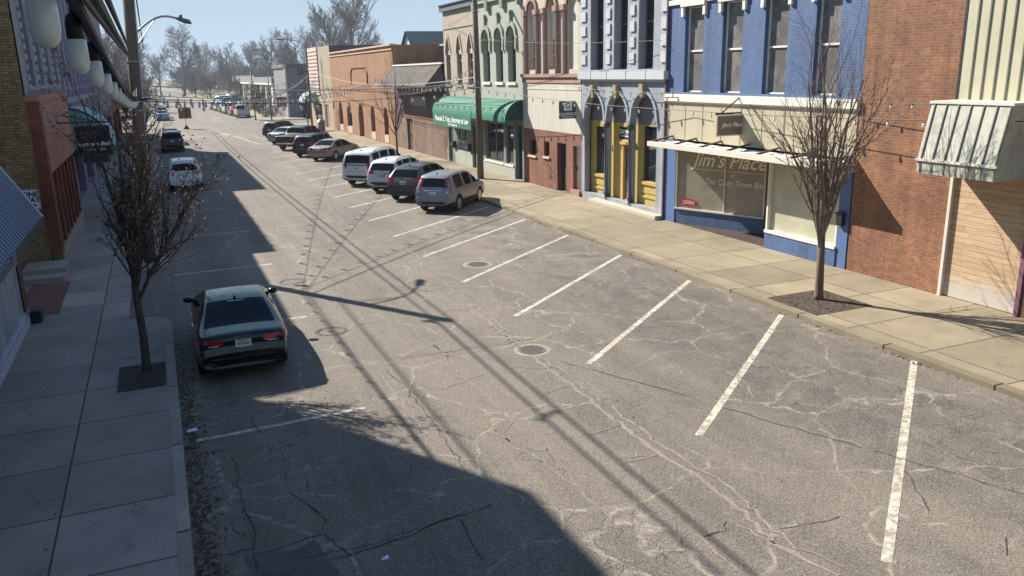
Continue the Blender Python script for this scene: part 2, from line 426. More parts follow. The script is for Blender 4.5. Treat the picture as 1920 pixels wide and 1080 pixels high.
# the street: finely cut near the camera only so that it stays one plain sheet
g = MB(); g.quad((-1.4, -25, RZ), (14.1, -25, RZ), (14.1, 640, RZ), (-1.4, 640, RZ)); struct(g.build('road', ASPH))
g = MB(); g.quad((-140, 107.5, RZ-.01), (-1.4, 107.5, RZ-.01), (-1.4, 118.5, RZ-.01), (-140, 118.5, RZ-.01)); g.quad((14.1, 107.5, RZ-.01), (160, 107.5, RZ-.01), (160, 118.5, RZ-.01), (14.1, 118.5, RZ-.01))
struct(g.build('cross_street', ASPH))
# alley between the two left buildings
g = MB(); g.quad((-40, 23.2, -.004), (-3.62, 23.2, -.004), (-3.62, 29.3, -.004), (-40, 29.3, -.004)); struct(g.build('alley', LOT))

def arc(cx, cy, r, a0, a1, n=8): return [(cx+r*math.cos(R(a0+(a1-a0)*i/n)), cy+r*math.sin(R(a0+(a1-a0)*i/n))) for i in range(n+1)]
def walk(name, poly, m, z=0.0):
    b = MB(); b.prism(poly, -.14, z, cap0=False); return struct(b.build(name, m))
def kerb(name, line, m, wdt=.17, side=1, z=.004):
    # strip of width wdt to one side of a line of points
    out = []; n = len(line)
    for i, p in enumerate(line):
        a = Vector(line[max(i-1, 0)]); c = Vector(line[min(i+1, n-1)]); d = (c-a).normalized(); nrm = Vector((-d.y, d.x))*side
        out.append((p[0]+nrm.x*wdt, p[1]+nrm.y*wdt))
    b = MB()
    for i in range(n-1):
        p, q, r, s = line[i], line[i+1], out[i+1], out[i]
        b.quad((*p, z), (*q, z), (*r, z), (*s, z)); b.quad((*p, -.14), (*q, -.14), (*q, z), (*p, z)); b.quad((*s, -.14), (*r, -.14), (*r, z), (*s, z))
    return struct(b.build(name, m, None, False))
KL = -.24; KR = 13.86
nose = [(KL, -25), (KL, 21.2)]+arc(KL-.75, 21.2, .75, 8, 90, 7)+[(-1.25, 21.95)]
walk('left_pavement', [(-3.75, -25), (KL-.1, -25), (KL-.1, 21.2)]+arc(KL-.75, 21.2, .65, 8, 90, 7)+[(-1.25, 21.85), (-1.25, 27.85)]+[(-.95, 27.85)]+arc(KL-.65, 28.37, .55, -80, 0, 6)+[(KL-.1, 106), (-3.75, 106)], CONC_L)
kerb('left_kerb', nose, KERBL, .17, 1); kerb('left_kerb', [(-1.25, 27.72)]+arc(KL-.65, 28.37, .65, -88, 0, 7)+[(KL, 60), (KL, 106)], KERBL, .17, 1)
walk('right_pavement', [(KR+.1, -25), (18.6, -25), (18.6, 107.4), (KR+2, 107.4)]+arc(KR+2, 105.5, 1.9, 90, 180, 6), CONC_R)
kerb('right_kerb', [(KR, -25)]+[(KR, -25+i*8.0) for i in range(1, 17)]+arc(KR+2, 105.5, 2, 180, 90, 6), KERB, .24, -1)
walk('right_pavement', [(13.4, 120.5), (15.0, 118.5), (19.5, 118.5), (19.5, 210), (14.2, 210), (14.2, 420), (10.9, 420), (11.0, 195)], CONC_R, .002)
walk('left_pavement', [(-4, 118.5), (KL, 118.5), (KL, 420), (-4, 420)], CONC_L, .002)
g = MB(); g.quad((11.6, 170, .008), (13.2, 170, .008), (13.2, 420, .008), (11.6, 420, .008)); g.quad((-3.4, 150, .008), (-.6, 150, .008), (-.6, 420, .008), (-3.4, 420, .008))
struct(g.build('grass_verge', GRASS))
g = MB(); g.quad((19.6, 150, -.1), (70, 150, -.1), (70, 260, -.1), (19.6, 260, -.1)); struct(g.build('parking_lot', LOT))
# tree pits, brick patch, utility slabs, storefront terrazzo
MULCH = mat('mulch', '#4a3f36', .95, .5, 9, .8, 40)
PAVER = brick('red_paving', '#6d4038', '#5b332d', '#4a3a35', .2, .1, .008, .3)
g = MB(); g.quad((-1.34, 16.6, .006), (-.44, 16.6, .006), (-.44, 18.15, .006), (-1.34, 18.15, .006)); struct(g.build('tree_pit', MULCH))
g = MB(); g.quad((14.15, 14.4, .006), (16.0, 14.4, .006), (16.0, 16.2, .006), (14.15, 16.2, .006)); struct(g.build('tree_pit', MULCH))
g = MB(); g.quad((-4.0, 23.4, .006), (-2.95, 23.4, .006), (-2.95, 27.2, .006), (-4.0, 27.2, .006)); struct(g.build('brick_paving', mat('red_patch', '#70453f', .9, .2, 6)))
# painted lines
g = MB()
def pline(a, b, w=.12, z=RZ+.004):
    a, b = Vector(a), Vector(b); d = (b-a).normalized(); n = Vector((-d.y, d.x))*w/2
    g.quad((a.x-n.x, a.y-n.y, z), (b.x-n.x, b.y-n.y, z), (b.x+n.x, b.y+n.y, z), (a.x+n.x, a.y+n.y, z))
SD = Vector((math.sin(R(51.2)), math.cos(R(51.2))))
for k in range(17):
    y0 = 6.45+3.86*k-(0.02*k if k > 8 else 0); a = Vector((7.75, y0)); L = 7.6 if k < 6 else 7.3
    if k == 0: a = Vector((7.67, 6.32)); L = 8.35
    pline(a, a+SD*L, .135)
for y in (13.85, 20.35, 27.0, 33.6, 40.2, 46.8): pline((-.05, y), (2.95, y+.12), .11)
pline((2.72, 45.2), (2.72, 46.9), .11)
pline((7.3, 90.3), (8.5, 77.6), .15); pline((9.2, 88), (10.2, 79), .14); pline((8.5, 77.6), (13.4, 81), .14); pline((7.3, 90.3), (12, 93), .14)
pline((.3, 92.4), (7.0, 92.4), .3); pline((7.0, 92.4), (6.6, 95.8), .3); pline((.3, 94.4), (6.8, 94.4), .12)
struct(g.build('road_markings', PAINTL))
# old crack repairs traced on the asphalt
rng = random.Random(5)
def ribbon(mb, pts, w0=.03, w1=.07, jit=.05, z=RZ+.006, seg=.16):
    P = []
    for a, b in zip(pts, pts[1:]):
        n = max(2, int((b-a).length/seg))
        for i in range(n): P.append(a.lerp(b, i/n)+Vector((rng.uniform(-jit, jit), rng.uniform(-jit, jit), 0)))
    P.append(pts[-1]); rows = []
    for i, p in enumerate(P):
        d = (P[min(i+1, len(P)-1)]-P[max(i-1, 0)]); d.z = 0
        if d.length < 1e-6: continue
        d.normalize(); w = rng.uniform(w0, w1)/2; n = Vector((-d.y, d.x, 0))*w
        rows.append([(p.x-n.x, p.y-n.y, z), (p.x+n.x, p.y+n.y, z)])
    mb.grid(rows)
def crop(ox, oy, s, *lines): return [[gp(ox+s*x, oy+s*y, RZ) for x, y in l] for l in lines]
light = crop(400, 400, .3148,
 [(560, 250), (640, 330), (690, 390), (760, 450), (850, 510), (960, 520)], [(300, 60), (350, 110), (460, 150), (540, 130), (640, 180), (700, 240), (830, 240), (920, 215)],
 [(850, 400), (900, 440), (960, 460)], [(1020, 370), (1150, 390), (1240, 430), (1200, 450), (1130, 440), (1090, 405)], [(1070, 240), (1150, 310), (1220, 365)],
 [(690, 680), (850, 665), (950, 650), (1040, 630), (1110, 625)], [(1120, 630), (1220, 730), (1330, 800), (1400, 835), (1390, 880)],
 [(1320, 350), (1400, 440), (1500, 570), (1620, 650), (1700, 700), (1830, 800)], [(880, 520), (980, 500), (1040, 530), (1080, 610)],
 [(1130, 460), (1300, 465), (1380, 440), (1500, 450), (1620, 460), (1720, 560), (1680, 640)], [(1120, 870), (1250, 845), (1400, 825), (1560, 800), (1740, 775), (1900, 750)],
 [(1360, 520), (1390, 580), (1500, 575), (1600, 560), (1800, 490)], [(730, 15), (800, 60)], [(700, 320), (740, 270), (790, 250)], [(330, 120), (460, 105), (600, 90), (770, 75), (830, 45)],
 [(380, 250), (420, 310), (480, 420)], [(540, 220), (600, 290), (660, 380), (760, 470)], [(930, 230), (1000, 245), (1090, 240)])
light += crop(700, 640, .4073,
 [(270, 10), (350, 80), (400, 150), (460, 200), (520, 250), (590, 300), (630, 370), (600, 430), (640, 480), (740, 520), (830, 600), (930, 660), (1010, 740), (1100, 820)],
 [(600, 120), (800, 125)], [(770, 250), (850, 215), (920, 215)], [(440, 370), (540, 410), (640, 470)], [(1000, 430), (1130, 390)], [(1160, 560), (1300, 525)],
 [(240, 215), (330, 220), (420, 180), (510, 155)], [(100, 75), (230, 60), (380, 45)], [(30, 150), (100, 240), (190, 350), (250, 430)])
light += crop(880, 560, .5417,
 [(690, 230), (760, 270), (830, 310)], [(940, 270), (990, 345)], [(1180, 410), (1270, 480), (1400, 530)], [(810, 830), (850, 880), (930, 940)], [(920, 780), (1000, 820), (1060, 850)], [(970, 205), (1080, 250), (1190, 300)],
 [(770, 210), (840, 235), (900, 250), (940, 300)], [(1540, 470), (1700, 560), (1850, 610)])
wide = crop(880, 560, .5417, [(0, 30), (90, 100), (170, 165), (270, 240), (400, 335), (520, 430), (640, 530), (800, 620), (930, 720), (1060, 850), (1160, 910), (1280, 960)])
g = MB()
for l in light:
    ribbon(g, l, .012, .042, .05)
    if rng.random() < .5: ribbon(g, [p+Vector((.13, .05, 0)) for p in l], .008, .025, .07, RZ+.007)
for l in wide:
    ribbon(g, l, .05, .10, .05); ribbon(g, [p+Vector((.18, .1, 0)) for p in l], .02, .06, .08, RZ+.007)
ch = MB()
CRK = NT('pale_crack'); CRK.p.inputs['Roughness'].default_value = .9
CRK.base(CRK.mix(CRK.ramp(CRK.noise(16, 8, .9), (.50, 1.0), (.66, 0.0)), '#b0a799', '#7d7468')); CRK = CRK.m
struct(g.build('road_cracks', CRK))
dark = crop(700, 640, .4073, [(860, 90), (1100, 160), (1340, 220), (1473, 265)], [(-300, 1000), (0, 930), (200, 870), (400, 800), (560, 745)], [(410, 830), (450, 900), (500, 1000)], [(60, 130), (150, 210), (250, 340), (340, 470), (430, 600)])
dark += crop(320, 640, .4073, [(150, 515), (290, 500)], [(290, 530), (310, 640), (330, 760), (385, 900), (400, 1070)], [(380, 360), (420, 430)], [(500, 500), (540, 560), (530, 640)], [(620, 620), (630, 700)],
 [(390, 980), (550, 935), (700, 895), (760, 940), (830, 990)], [(660, 770), (720, 830), (700, 880)], [(170, 1000), (280, 975), (370, 955)], [(560, 700), (680, 790)], [(740, 1010), (880, 960), (1020, 920), (1180, 860), (1350, 790)])
dark += crop(880, 560, .5417, [(860, 370), (1000, 415), (1200, 470), (1380, 520), (1530, 565), (1700, 610), (1920, 680)], [(1520, 600), (1560, 690), (1590, 735)], [(1080, 800), (1200, 780), (1280, 755)], [(820, 825), (880, 800), (890, 770)], [(1850, 830), (1860, 890)])
g = MB()
for i, l in enumerate(dark): ribbon(g, l, .006, .02, .04, RZ+.008)
for (x, y) in ((395, 390), (470, 470), (385, 350), (350, 270)): pass
struct(g.build('road_cracks', mat('dark_crack', '#3b3734', .95, .3)))
# asphalt patch in the shade at the bottom left
g = MB(); q = [gp(560, 1030, RZ+.004), gp(590, 1010, RZ+.004), gp(640, 1078, RZ+.004), gp(480, 1078, RZ+.004), gp(455, 1045, RZ+.004)]
g.add(q, [tuple(range(5))]); struct(g.build('road_patch', mat('patch_asphalt', '#58544f', .9, .3, 9, .4, 60)))
# worn tyre scuffs beside the kerb on the right
# manholes
IRON = mat('cast_iron', '#6a645c', .75, .3, 12, .3, 60, metal=.1)
def manhole(x, y, r, label):
    t = thing('manhole_cover', label, 'manhole cover', (x, y, RZ))
    b = MB(); b.lathe([(r, .002), (r, .010), (r*.93, .014), (r*.9, .009), (.01, .009)], 28, (x, y, RZ)); b.build('lid', IRON, t)
    b = MB()
    for i in range(-3, 4):
        h = math.sqrt(max(0, (r*.82)**2-(i*r*.24)**2)); b.box(x-h, x+h, y+i*r*.24-.02, y+i*r*.24+.02, RZ+.009, RZ+.017)
    b.build('tread_bars', IRON, t)
    b = MB(); b.lathe([(r*1.06, .003), (r*1.35, .004), (r*1.35, .0)], 26, (x, y, RZ)); b.build('collar', mat('collar_conc', '#8d867b', .9, .2, 8), t)
manhole(7.05, 15.5, .31, 'round iron manhole cover between the road centre and the fourth angled line')
manhole(8.95, 23.8, .36, 'round iron manhole cover farther up the road beside the parking lines')
# dry leaves in the gutters
g = MB()
def leaf(x, y, z, s):
    a = rng.uniform(0, 6.3); t = rng.uniform(-.5, .5); c, d = math.cos(a)*s, math.sin(a)*s
    g.quad((x-c, y-d, z), (x+d*.5, y-c*.5, z+abs(t)*s), (x+c, y+d, z+.004), (x-d*.5, y+c*.5, z+.006+abs(t)*s*.5))
for i in range(950):
    y = rng.triangular(6.5, 21, 9.5); x = KL+.03+abs(rng.gauss(0, .17)); leaf(x, y, RZ+.006, rng.uniform(.02, .05))
for i in range(110):
    leaf(rng.uniform(-3.3, .1), rng.uniform(10, 24), .01, rng.uniform(.015, .035))
for k in range(14):
    y0 = rng.uniform(6, 34); n = rng.randint(8, 30)
    for i in range(n): leaf(KR-.03-abs(rng.gauss(0, .05)), y0+rng.gauss(0, .3), RZ+.006, rng.uniform(.015, .04))
for i in range(220): leaf(rng.uniform(14.2, 15.95), rng.uniform(14.4, 16.2), .012, rng.uniform(.02, .05))
for i in range(120): leaf(rng.uniform(-1.3, -.46), rng.uniform(16.6, 18.1), .012, rng.uniform(.02, .04))
for i in range(40): leaf(rng.uniform(.5, 13), rng.uniform(8, 30), RZ+.006, rng.uniform(.02, .04))
tag(g.build('fallen_leaves', mat('dry_leaf', '#574531', .9, .5, 6)), 'dry brown leaves lying in the gutters and tree pits', 'leaves', None, 'stuff')
for (px_, py_, w) in ((360, 808, .09), (722, 1048, .05)):
    p = gp(px_, py_, RZ); b = MB(); b.add([(p.x-w, p.y-w*.6, RZ+.006), (p.x+w, p.y-w*.5, RZ+.012), (p.x+w*.9, p.y+w*.7, RZ+.03), (p.x-w*.8, p.y+w*.6, RZ+.01), (p.x, p.y, RZ+.028)], [(0, 1, 4), (1, 2, 4), (2, 3, 4), (3, 0, 4)])
    tag(b.build('paper_scrap', mat('paper', '#d8dce0', .8, .05)), 'crumpled white paper scrap in the gutter beside the left kerb' if w > .06 else 'tiny white paper scrap on the shaded road at the bottom', 'litter')
# ------------------------------------------------------------------ building materials
BRICK_O = brick('brown_brick', '#a86e4a', '#8a593f', '#94806c', .22, .078, .010, .5, big=.3)
BRICK_R = brick('red_brick', '#97604d', '#80503f', '#8c6a5a', .22, .078, .010, .5)
BRICK_A = brick('orange_brick', '#a87a54', '#966947', '#a08468', .22, .078, .008, .3, big=.15)
BRICK_D = brick('dark_brick', '#7c5b4a', '#5f4438', '#b09a88', .26, .12, .016, .4)
BLUE = brick('blue_painted_brick', '#526f9b', '#4c668f', '#455b80', .22, .078, .009, .7, .6, big=.14)
BLUEP = mat('blue_paint', '#506c98', .55, .08, 2)
GREYB = brick('grey_painted_brick', '#a9adb5', '#a2a6ae', '#8d919a', .22, .078, .009, .6, .65, big=.14)
GREYT = mat('grey_trim', '#b4b7bc', .7, .12, 6, .2, 30)
CREAM = mat('cream_panel', '#b0a78f', .7, .08, 1.5, streak=.12)
WHITE = mat('white_trim', '#d8d4c8', .65, .1, 6, .25, 30)
STONE = mat('pink_stone', '#9d7f72', .85, .2, 5, .5, 25, streak=.3)
STONEC = mat('cream_stone', '#b9ae9c', .85, .15, 5, .4, 25, streak=.25)
OFFW = mat('stained_white', '#bdb8ac', .8, .07, 2, .1, 30, streak=.35)
GREENST = mat('pale_green_stucco', '#a0a498', .85, .1, 3, .3, 40, streak=.15)
GREENDK = mat('pale_green_trim', '#959c8b', .85, .14, 3, .3, 40)
BEIGEST = mat('beige_stucco', '#a4988a', .9, .22, 14, .6, 18)
ROOFG = mat('grey_roof', '#7e7f82', .8, .15, 2)
DARKF = mat('dark_frame', '#26272b', .5, .1)
BROWNF = mat('brown_frame', '#4a3730', .6, .1)
YEL = mat('yellow_paint', '#b09b58', .6, .08, 4)
GLS = glass('window_glass', '#20262b'); GLSD = glass('dark_glass', '#14171b')
BLIND = glass('blind_glass', '#938b7b', .25, .10); BLINDW = glass('white_blind_glass', '#aeac97', .25, .07)
GLSC = glass('curtain_glass', '#73716f', .12, .25)
AWN = mat('green_awning', '#1c6b55', .75, .1, 2, .1, 30); AWND = mat('dark_green_awning', '#163f38', .8, .1)
WMET = mat('white_metal', '#cfcabd', .5, .06, 3); LETW = mat('white_letter', '#e6e6e2', .6, .03)
BLK = mat('black_metal', '#17181a', .5, .1); BRWN = mat('rust_brown', '#5a4236', .8, .2)
F = FR(18.25); FX = 18.25

# ------------------------------------------------------------------ brick building with boarded front (far right)
t = thing('brick_building', 'brown brick building with boarded wooden front and cream metal siding at far right', 'building', (FX, 11, 0))
b = MB(); facade(b, F, 2, 17.55, 0, 10.2, [(12.27, 14.36, 0, 3.25), (5.0, 11.0, .5, 3.25)], .14); shell(b, F, 2, 17.55, 0, 10.2, 14, 0)
b.build('wall', BRICK_O, t)
WOODP = NT('plywood'); _b = WOODP.n('ShaderNodeTexBrick', offset=.35); WOODP.l(WOODP.wall_uv(), _b.inputs['Vector'])
for k, v in (('Color1', '#b3967a'), ('Color2', '#c2ab8c'), ('Mortar', '#8f7558')): _b.inputs[k].default_value = (*lin(v), 1)
for k, v in (('Scale', 1.0), ('Mortar Size', .006), ('Brick Width', 2.2), ('Row Height', .145), ('Bias', .1)): _b.inputs[k].default_value = v
_g = WOODP.ramp(WOODP.noise(3, 6, .75, WOODP.map((1, .5, 7))), (.45, 0.0), (.7, 1.0))
_o = WOODP.mix(WOODP.math('MULTIPLY', _g, .55), _b.outputs['Color'], '#7a4f2c')
_sp = WOODP.n('ShaderNodeSeparateXYZ'); WOODP.l(WOODP.coord(), _sp.inputs[0])
_z = WOODP.math('ADD', _sp.outputs[2], WOODP.math('MULTIPLY', WOODP.noise(5, 5, .7, WOODP.map((1, .6, 2))), 1.1))
_o = WOODP.mix(WOODP.ramp(WOODP.math('MULTIPLY', _z, .5), (.40, .85), (.58, 0.0)), _o, '#b9b3ab')
WOODP.base(_o); WOODP.p.inputs['Roughness'].default_value = .8; WOODP = WOODP.m
b = MB(); bx(b, F, 12.3, 14.33, .02, 3.22, .07, .12); b.build('boarded_panel', WOODP, t)
b = MB(); bx(b, F, 14.33, 14.41, 0, 3.25, -.03, .10); b.build('panel_trim', WMET, t)
b = MB(); bx(b, F, 12.19, 12.30, 0, 3.25, -.04, .10); b.build('door_post', mat('mauve_paint', '#7b5364', .6, .1), t)
b = MB(); bx(b, F, 5.0, 11.0, .5, 3.25, .09, .13); b.build('shop_window', GLSD, t)
sid = mat('cream_siding', '#b7b298', .5, .08, 2, streak=.2); SEAM = mat('seam_dark', '#66665a', .6, .1)
b = MB(); bx(b, F, 3, 14.45, 4.98, 10.1, -.05, -.004); b.build('metal_siding', sid, t)
b = MB(); [bx(b, F, y-.02, y+.02, 4.98, 10.1, -.075, -.05) for y in np.arange(3.3, 14.45, .31)]; b.split('siding_seam', SEAM, t)
b = MB(); bx(b, F, 14.45, 14.52, 4.98, 10.1, -.06, -.004); b.build('siding_edge', DARKF, t)
cn = MB(); y0, y1 = 12.30, 14.38; prof = [(-1.0, 4.95), (-1.3, 3.62), (-1.3, 3.28), (-.02, 3.28), (-.02, 4.95)]
cn.add([F(y0, z, w) for w, z in prof]+[F(y1, z, w) for w, z in prof], [(0, 1, 2, 3, 4), (5, 9, 8, 7, 6)]+[(i, i+5, (i+1) % 5+5, (i+1) % 5) for i in range(5)])
CANM = mat('canopy_metal', '#aeaea0', .5, .15, 5, streak=.55, dirt='#7d7468', dirtamt=.6)
cn = cn.build('metal_canopy', CANM, t)
b = MB()
for y in np.arange(y0+.03, y1, .323):
    b.add([F(y-.013, 4.94, -1.005), F(y+.013, 4.94, -1.005), F(y+.013, 3.62, -1.305), F(y-.013, 3.62, -1.305), F(y-.013, 4.94, -1.03), F(y+.013, 4.94, -1.03), F(y+.013, 3.62, -1.33), F(y-.013, 3.62, -1.33)], [(4, 5, 6, 7), (0, 4, 7, 3), (1, 2, 6, 5), (0, 1, 5, 4)])
    bx(b, F, y-.02, y+.02, 3.30, 3.58, -1.312, -1.299)
b.split('canopy_seam', SEAM, cn)
b = MB(); bx(b, F, y0-.03, y1+.03, 3.58, 3.64, -1.345, -1.29); bx(b, F, y0-.04, y1+.04, 4.93, 4.99, -1.04, -.01); b.split('canopy_edging', WMET, cn)

# ------------------------------------------------------------------ blue building
t = thing('blue_building', 'blue painted brick building with wide cream canopy over glass shopfront', 'building', (FX, 22, 0))
W4 = [(24.98, 26.1, 5.0, 8.0), (22.82, 23.9, 5.0, 8.02), (20.66, 21.74, 5.0, 8.05), (18.52, 19.5, 5.0, 8.07)]
b = MB(); facade(b, F, 17.56, 27.14, 4.66, 10.4, W4, .22); shell(b, F, 17.56, 27.14, 4.66, 10.4, 16, 0, None); b.build('wall', BLUE, t)
for h in W4: window(t, F, h, .2, GLSC, WHITE, .05, True, midv=6.46)
b = MB(); bx(b, F, 17.56, 27.14, 4.66, 4.92, -.13, 0); bx(b, F, 17.56, 27.14, 4.60, 4.66, -.07, .02)
b.build('sill_band', WHITE, t)
b = MB()
for h in W4:
    bx(b, F, h[0]-.16, h[1]+.16, 8.02, 8.36, -.14, 0)
    for u in (h[0]-.16, h[1]+.02): bx(b, F, u, u+.14, 7.68, 8.02, -.10, 0)
bx(b, F, 17.56, 27.14, 8.12, 8.30, -.08, 0)
b.split('window_hood', WHITE, t)
b = MB(); bx(b, F, 17.6, 27.12, 3.25, 4.60, -.02, .3)
for y in np.arange(18.4, 27, 1.07): bx(b, F, y-.012, y+.012, 3.3, 4.58, -.035, -.02)
b.build('sign_panel', CREAM, t)
# canopy
cn = MB(); bx(cn, F, 17.56, 26.75, 3.02, 3.20, -1.12, -1.02)
cn.quad(F(17.56, 3.05, -1.02), F(26.75, 3.05, -1.02), F(26.75, 3.05, 0), F(17.56, 3.05, 0))
for u in (17.56, 26.69): bx(cn, F, u, u+.06, 3.06, 3.19, -1.02, -.02)
cn = cn.build('canopy', WMET, t)
b = MB()
for i in range(6):
    u0 = 17.7+i*1.5
    for k in range(3): b.quad(F(u0, 3.12+.0*k, -1.0+.33*k), F(u0+1.42, 3.12, -1.0+.33*k), F(u0+1.42, 3.17, -.70+.33*k), F(u0, 3.17, -.70+.33*k))
b.split('canopy_deck', WHITE, cn)
b = MB()
for u in np.arange(17.62, 26.8, 1.5):
    b.add([F(u, 3.14, -1.0), F(u+.09, 3.14, -1.0), F(u+.09, 3.32, -.02), F(u, 3.32, -.02), F(u, 3.21, -1.0), F(u+.09, 3.21, -1.0), F(u+.09, 3.37, -.02), F(u, 3.37, -.02)], [(4, 5, 6, 7), (0, 4, 7, 3), (1, 2, 6, 5), (0, 1, 5, 4)])
b.split('canopy_rafter', BRWN, cn)
# shopfront: slanted window on the left, recessed door, flush window on the right
A = Vector((18.25, 26.42)); B = Vector((19.62, 22.86)); dv = (B-A); LW = dv.length; dv.normalize(); nv = Vector((-dv.y, dv.x))*-1  # inward
if nv.x < 0: nv = -nv
FS = lambda u, v, w: (A.x+dv.x*u+nv.x*w, A.y+dv.y*u+nv.y*w, v)
b = MB(); bx(b, F, 26.42, 27.12, 0, 3.25, -.02, .3); bx(b, F, 17.6, 18.02, 0, 3.25, -.02, .3); b.split('pilaster', BLUEP, t)
b = MB(); bx(b, FS, .02, LW, 0, .56, 0, .25); bx(b, F, 17.98, 21.12, 0, .53, -.06, .25); b.build('knee_wall', BLUE, t)
w = MB(); w.quad(FS(.02, .6, .06), FS(LW, .6, .06), FS(LW, 3.04, .06), FS(.02, 3.04, .06)); w = w.build('shop_window', BLIND, t)
b = MB(); bx(b, FS, 0, LW, .56, .62, -.05, .1); bx(b, FS, 0, .07, .62, 3.04, -.01, .09); bx(b, FS, LW*.56, LW*.56+.05, .62, 3.04, 0, .09); bx(b, FS, LW-.06, LW, .62, 3.04, 0, .09); b.build('frame', WMET, w)
L = MB(); text(L, FS, "Jim's Place", 2.25, 2.50, .72, .05, flip=False, shear=.35, bold=.008, extrude=.002); bx(L, FS, .75, 3.6, 2.14, 2.16, .046, .052)
text(L, FS, "at", 2.45, 2.02, .22, .05, extrude=.002); text(L, FS, "The Cozy Town Bar", 2.5, 1.72, .30, .05, shear=.25, extrude=.002)
L.build('window_lettering', mat('cream_letter', '#efe2cc', .6, .05), w)
w2 = MB(); bx(w2, FS, .25, .82, .72, .98, .03, .05); w2 = None
sg = MB(); P = [(.62+.36*math.cos(a*math.pi/10), .84+.15*math.sin(a*math.pi/10)) for a in range(20)]
sg.prism(P, .015, .045, M=lambda u, v, w: FS(u, v, w))
sg = sg.build('open_sign', mat('red_sign', '#b5213a', .4, .05)); tag(sg, 'small red oval sign low in the left corner of the shop window under the canopy', 'sign')
L = MB(); text(L, FS, 'OPEN', .62, .84, .2, .012, extrude=.002); L.build('lettering', LETW, sg)
w = MB(); w.quad(F(18.05, .58, .10), F(21.05, .58, .10), F(21.05, 3.04, .10), F(18.05, 3.04, .10)); w = w.build('shop_window', BLINDW, t)
b = MB(); bx(b, F, 18.0, 21.12, .53, .62, -.09, .12); bx(b, F, 21.05, 21.12, .62, 3.04, -.03, .12); bx(b, F, 18.02, 18.08, .62, 3.04, -.01, .12); b.build('frame', WHITE, w)
b = MB(); b.quad((18.25, 21.10, 0), (19.62, 21.10, 0), (19.62, 21.10, 3.04), (18.25, 21.10, 3.04)); b.build('recess_side_window', BLIND, t)
b = MB(); bx(b, FR(19.62), 21.1, 22.86, 0, 3.04, 0, .06); b = b.build('door', BROWNF, t)
c = MB(); bx(c, FR(19.6), 21.5, 22.4, .25, 2.2, -.012, .01); c.build('pane', GLSD, b)
b = MB(); b.quad((18.25, 17.6, 3.045), (19.7, 17.6, 3.045), (19.7, 27.1, 3.045), (18.25, 27.1, 3.045)); b.build('soffit', CREAM, t)
b = MB(); b.add([(18.27, 26.4, .006), (18.27, 21.13, .006), (19.6, 21.13, .006), (19.6, 22.9, .006)], [(0, 1, 2, 3)]); b.build('entry_floor', PAVER, t)
mb_ = thing('mailbox', 'dark wall mailbox on the blue pilaster beside the flush shop window', 'mailbox', (18.2, 17.85, 1.4))
b = MB(); bx(b, F, 17.72, 17.96, 1.28, 1.66, -.16, -.021); b.build('box', BLK, mb_, bevel=.02); b = MB(); bx(b, F, 17.70, 17.98, 1.63, 1.68, -.19, -.022); b.build('lid', DARKF, mb_)

# ------------------------------------------------------------------ grey building with yellow shopfront
t = thing('grey_building', 'pale grey painted brick building with three arches over a yellow shopfront', 'building', (FX, 30.6, 0))
AR = [(31.98, 33.84, .3, 4.84, 1.22, 'round', .26), (29.96, 31.8, .3, 4.86, 1.22, 'round', .26), (27.8, 29.78, .3, 4.92, 1.25, 'round', .26)]
WU = [(32.15, 33.3, 5.86, 9.4, .5, 'round'), (30.15, 31.25, 5.86, 9.4, .5, 'round'), (28.2, 29.3, 5.86, 9.4, .5, 'round')]
b = MB(); facade(b, F, 27.17, 34.14, 0, 11.6, AR+WU, .4); shell(b, F, 27.17, 34.14, 0, 11.6, 16, 0); b.build('wall', GREYB, t)
for h in WU: window(t, F, h, .38, GLSD, mat('plum_frame', '#5b4a58', .6, .1), .07, True, midv=7.7)
b = MB(); bx(b, F, 27.1, 34.14, 5.46, 5.78, -.22, 0); bx(b, F, 27.17, 34.14, 5.36, 5.46, -.12, 0)
for y in (28.4, 29.9, 31.5, 32.9): bx(b, F, y-.012, y+.012, 5.47, 5.80, -.235, -.1)
b.split('cornice', GREYT, t)
b = MB()
for h in AR:
    P = arch_pts(h[0]-.0, h[1]+.0, h[3], h[4], 'round', 14); Q = arch_pts(h[0]-.13, h[1]+.13, h[3]+.13, h[4]+.13, 'round', 14)
    for (p, q, r, s) in zip(P, P[1:], Q[1:], Q): b.add([F(*p, -.07), F(*q, -.07), F(*r, -.07), F(*s, -.07), F(*s, 0), F(*r, 0), F(*p, .1), F(*q, .1)], [(0, 1, 2, 3), (3, 2, 5, 4), (0, 6, 7, 1)])
b.split('arch_moulding', mat('blue_grey_trim', '#8f9aa3', .7, .1, 6), t)
b = MB()
for h in AR:
    m = (h[0]+h[1])/2; b.add([F(m-.14, h[3]+.36, -.2), F(m+.14, h[3]+.36, -.2), F(m+.08, h[3]-.18, -.14), F(m-.08, h[3]-.18, -.14), F(m-.14, h[3]+.36, 0), F(m+.14, h[3]+.36, 0), F(m+.08, h[3]-.18, 0), F(m-.08, h[3]-.18, 0)], [(0, 1, 2, 3), (0, 4, 5, 1), (1, 5, 6, 2), (3, 2, 6, 7), (0, 3, 7, 4)])
b.split('keystone', mat('tan_keystone', '#a59a72', .8, .12, 8), t)
for y in (27.45, 33.95):
    pass
b = MB()
for (a, e) in ((27.17, 27.62), (33.68, 34.14), (29.55, 29.9), (31.5, 31.85)):
    for z in np.arange(6.1, 11, .62): bx(b, F, a, e, z, z+.40, -.06, 0)
b.split('quoin', GREYT, t)
COLM = mat('slate_paint', '#3c424b', .5, .1)
for y in (31.89, 29.87):
    b = MB(); b.lathe([(.15, .3), (.15, .5), (.10, .55), (.09, 3.35), (.14, 3.45), (.16, 3.6)], 12, (18.30, y, 0)); b.build('column', COLM, t, True)
SX = 18.62; FY = FR(SX)
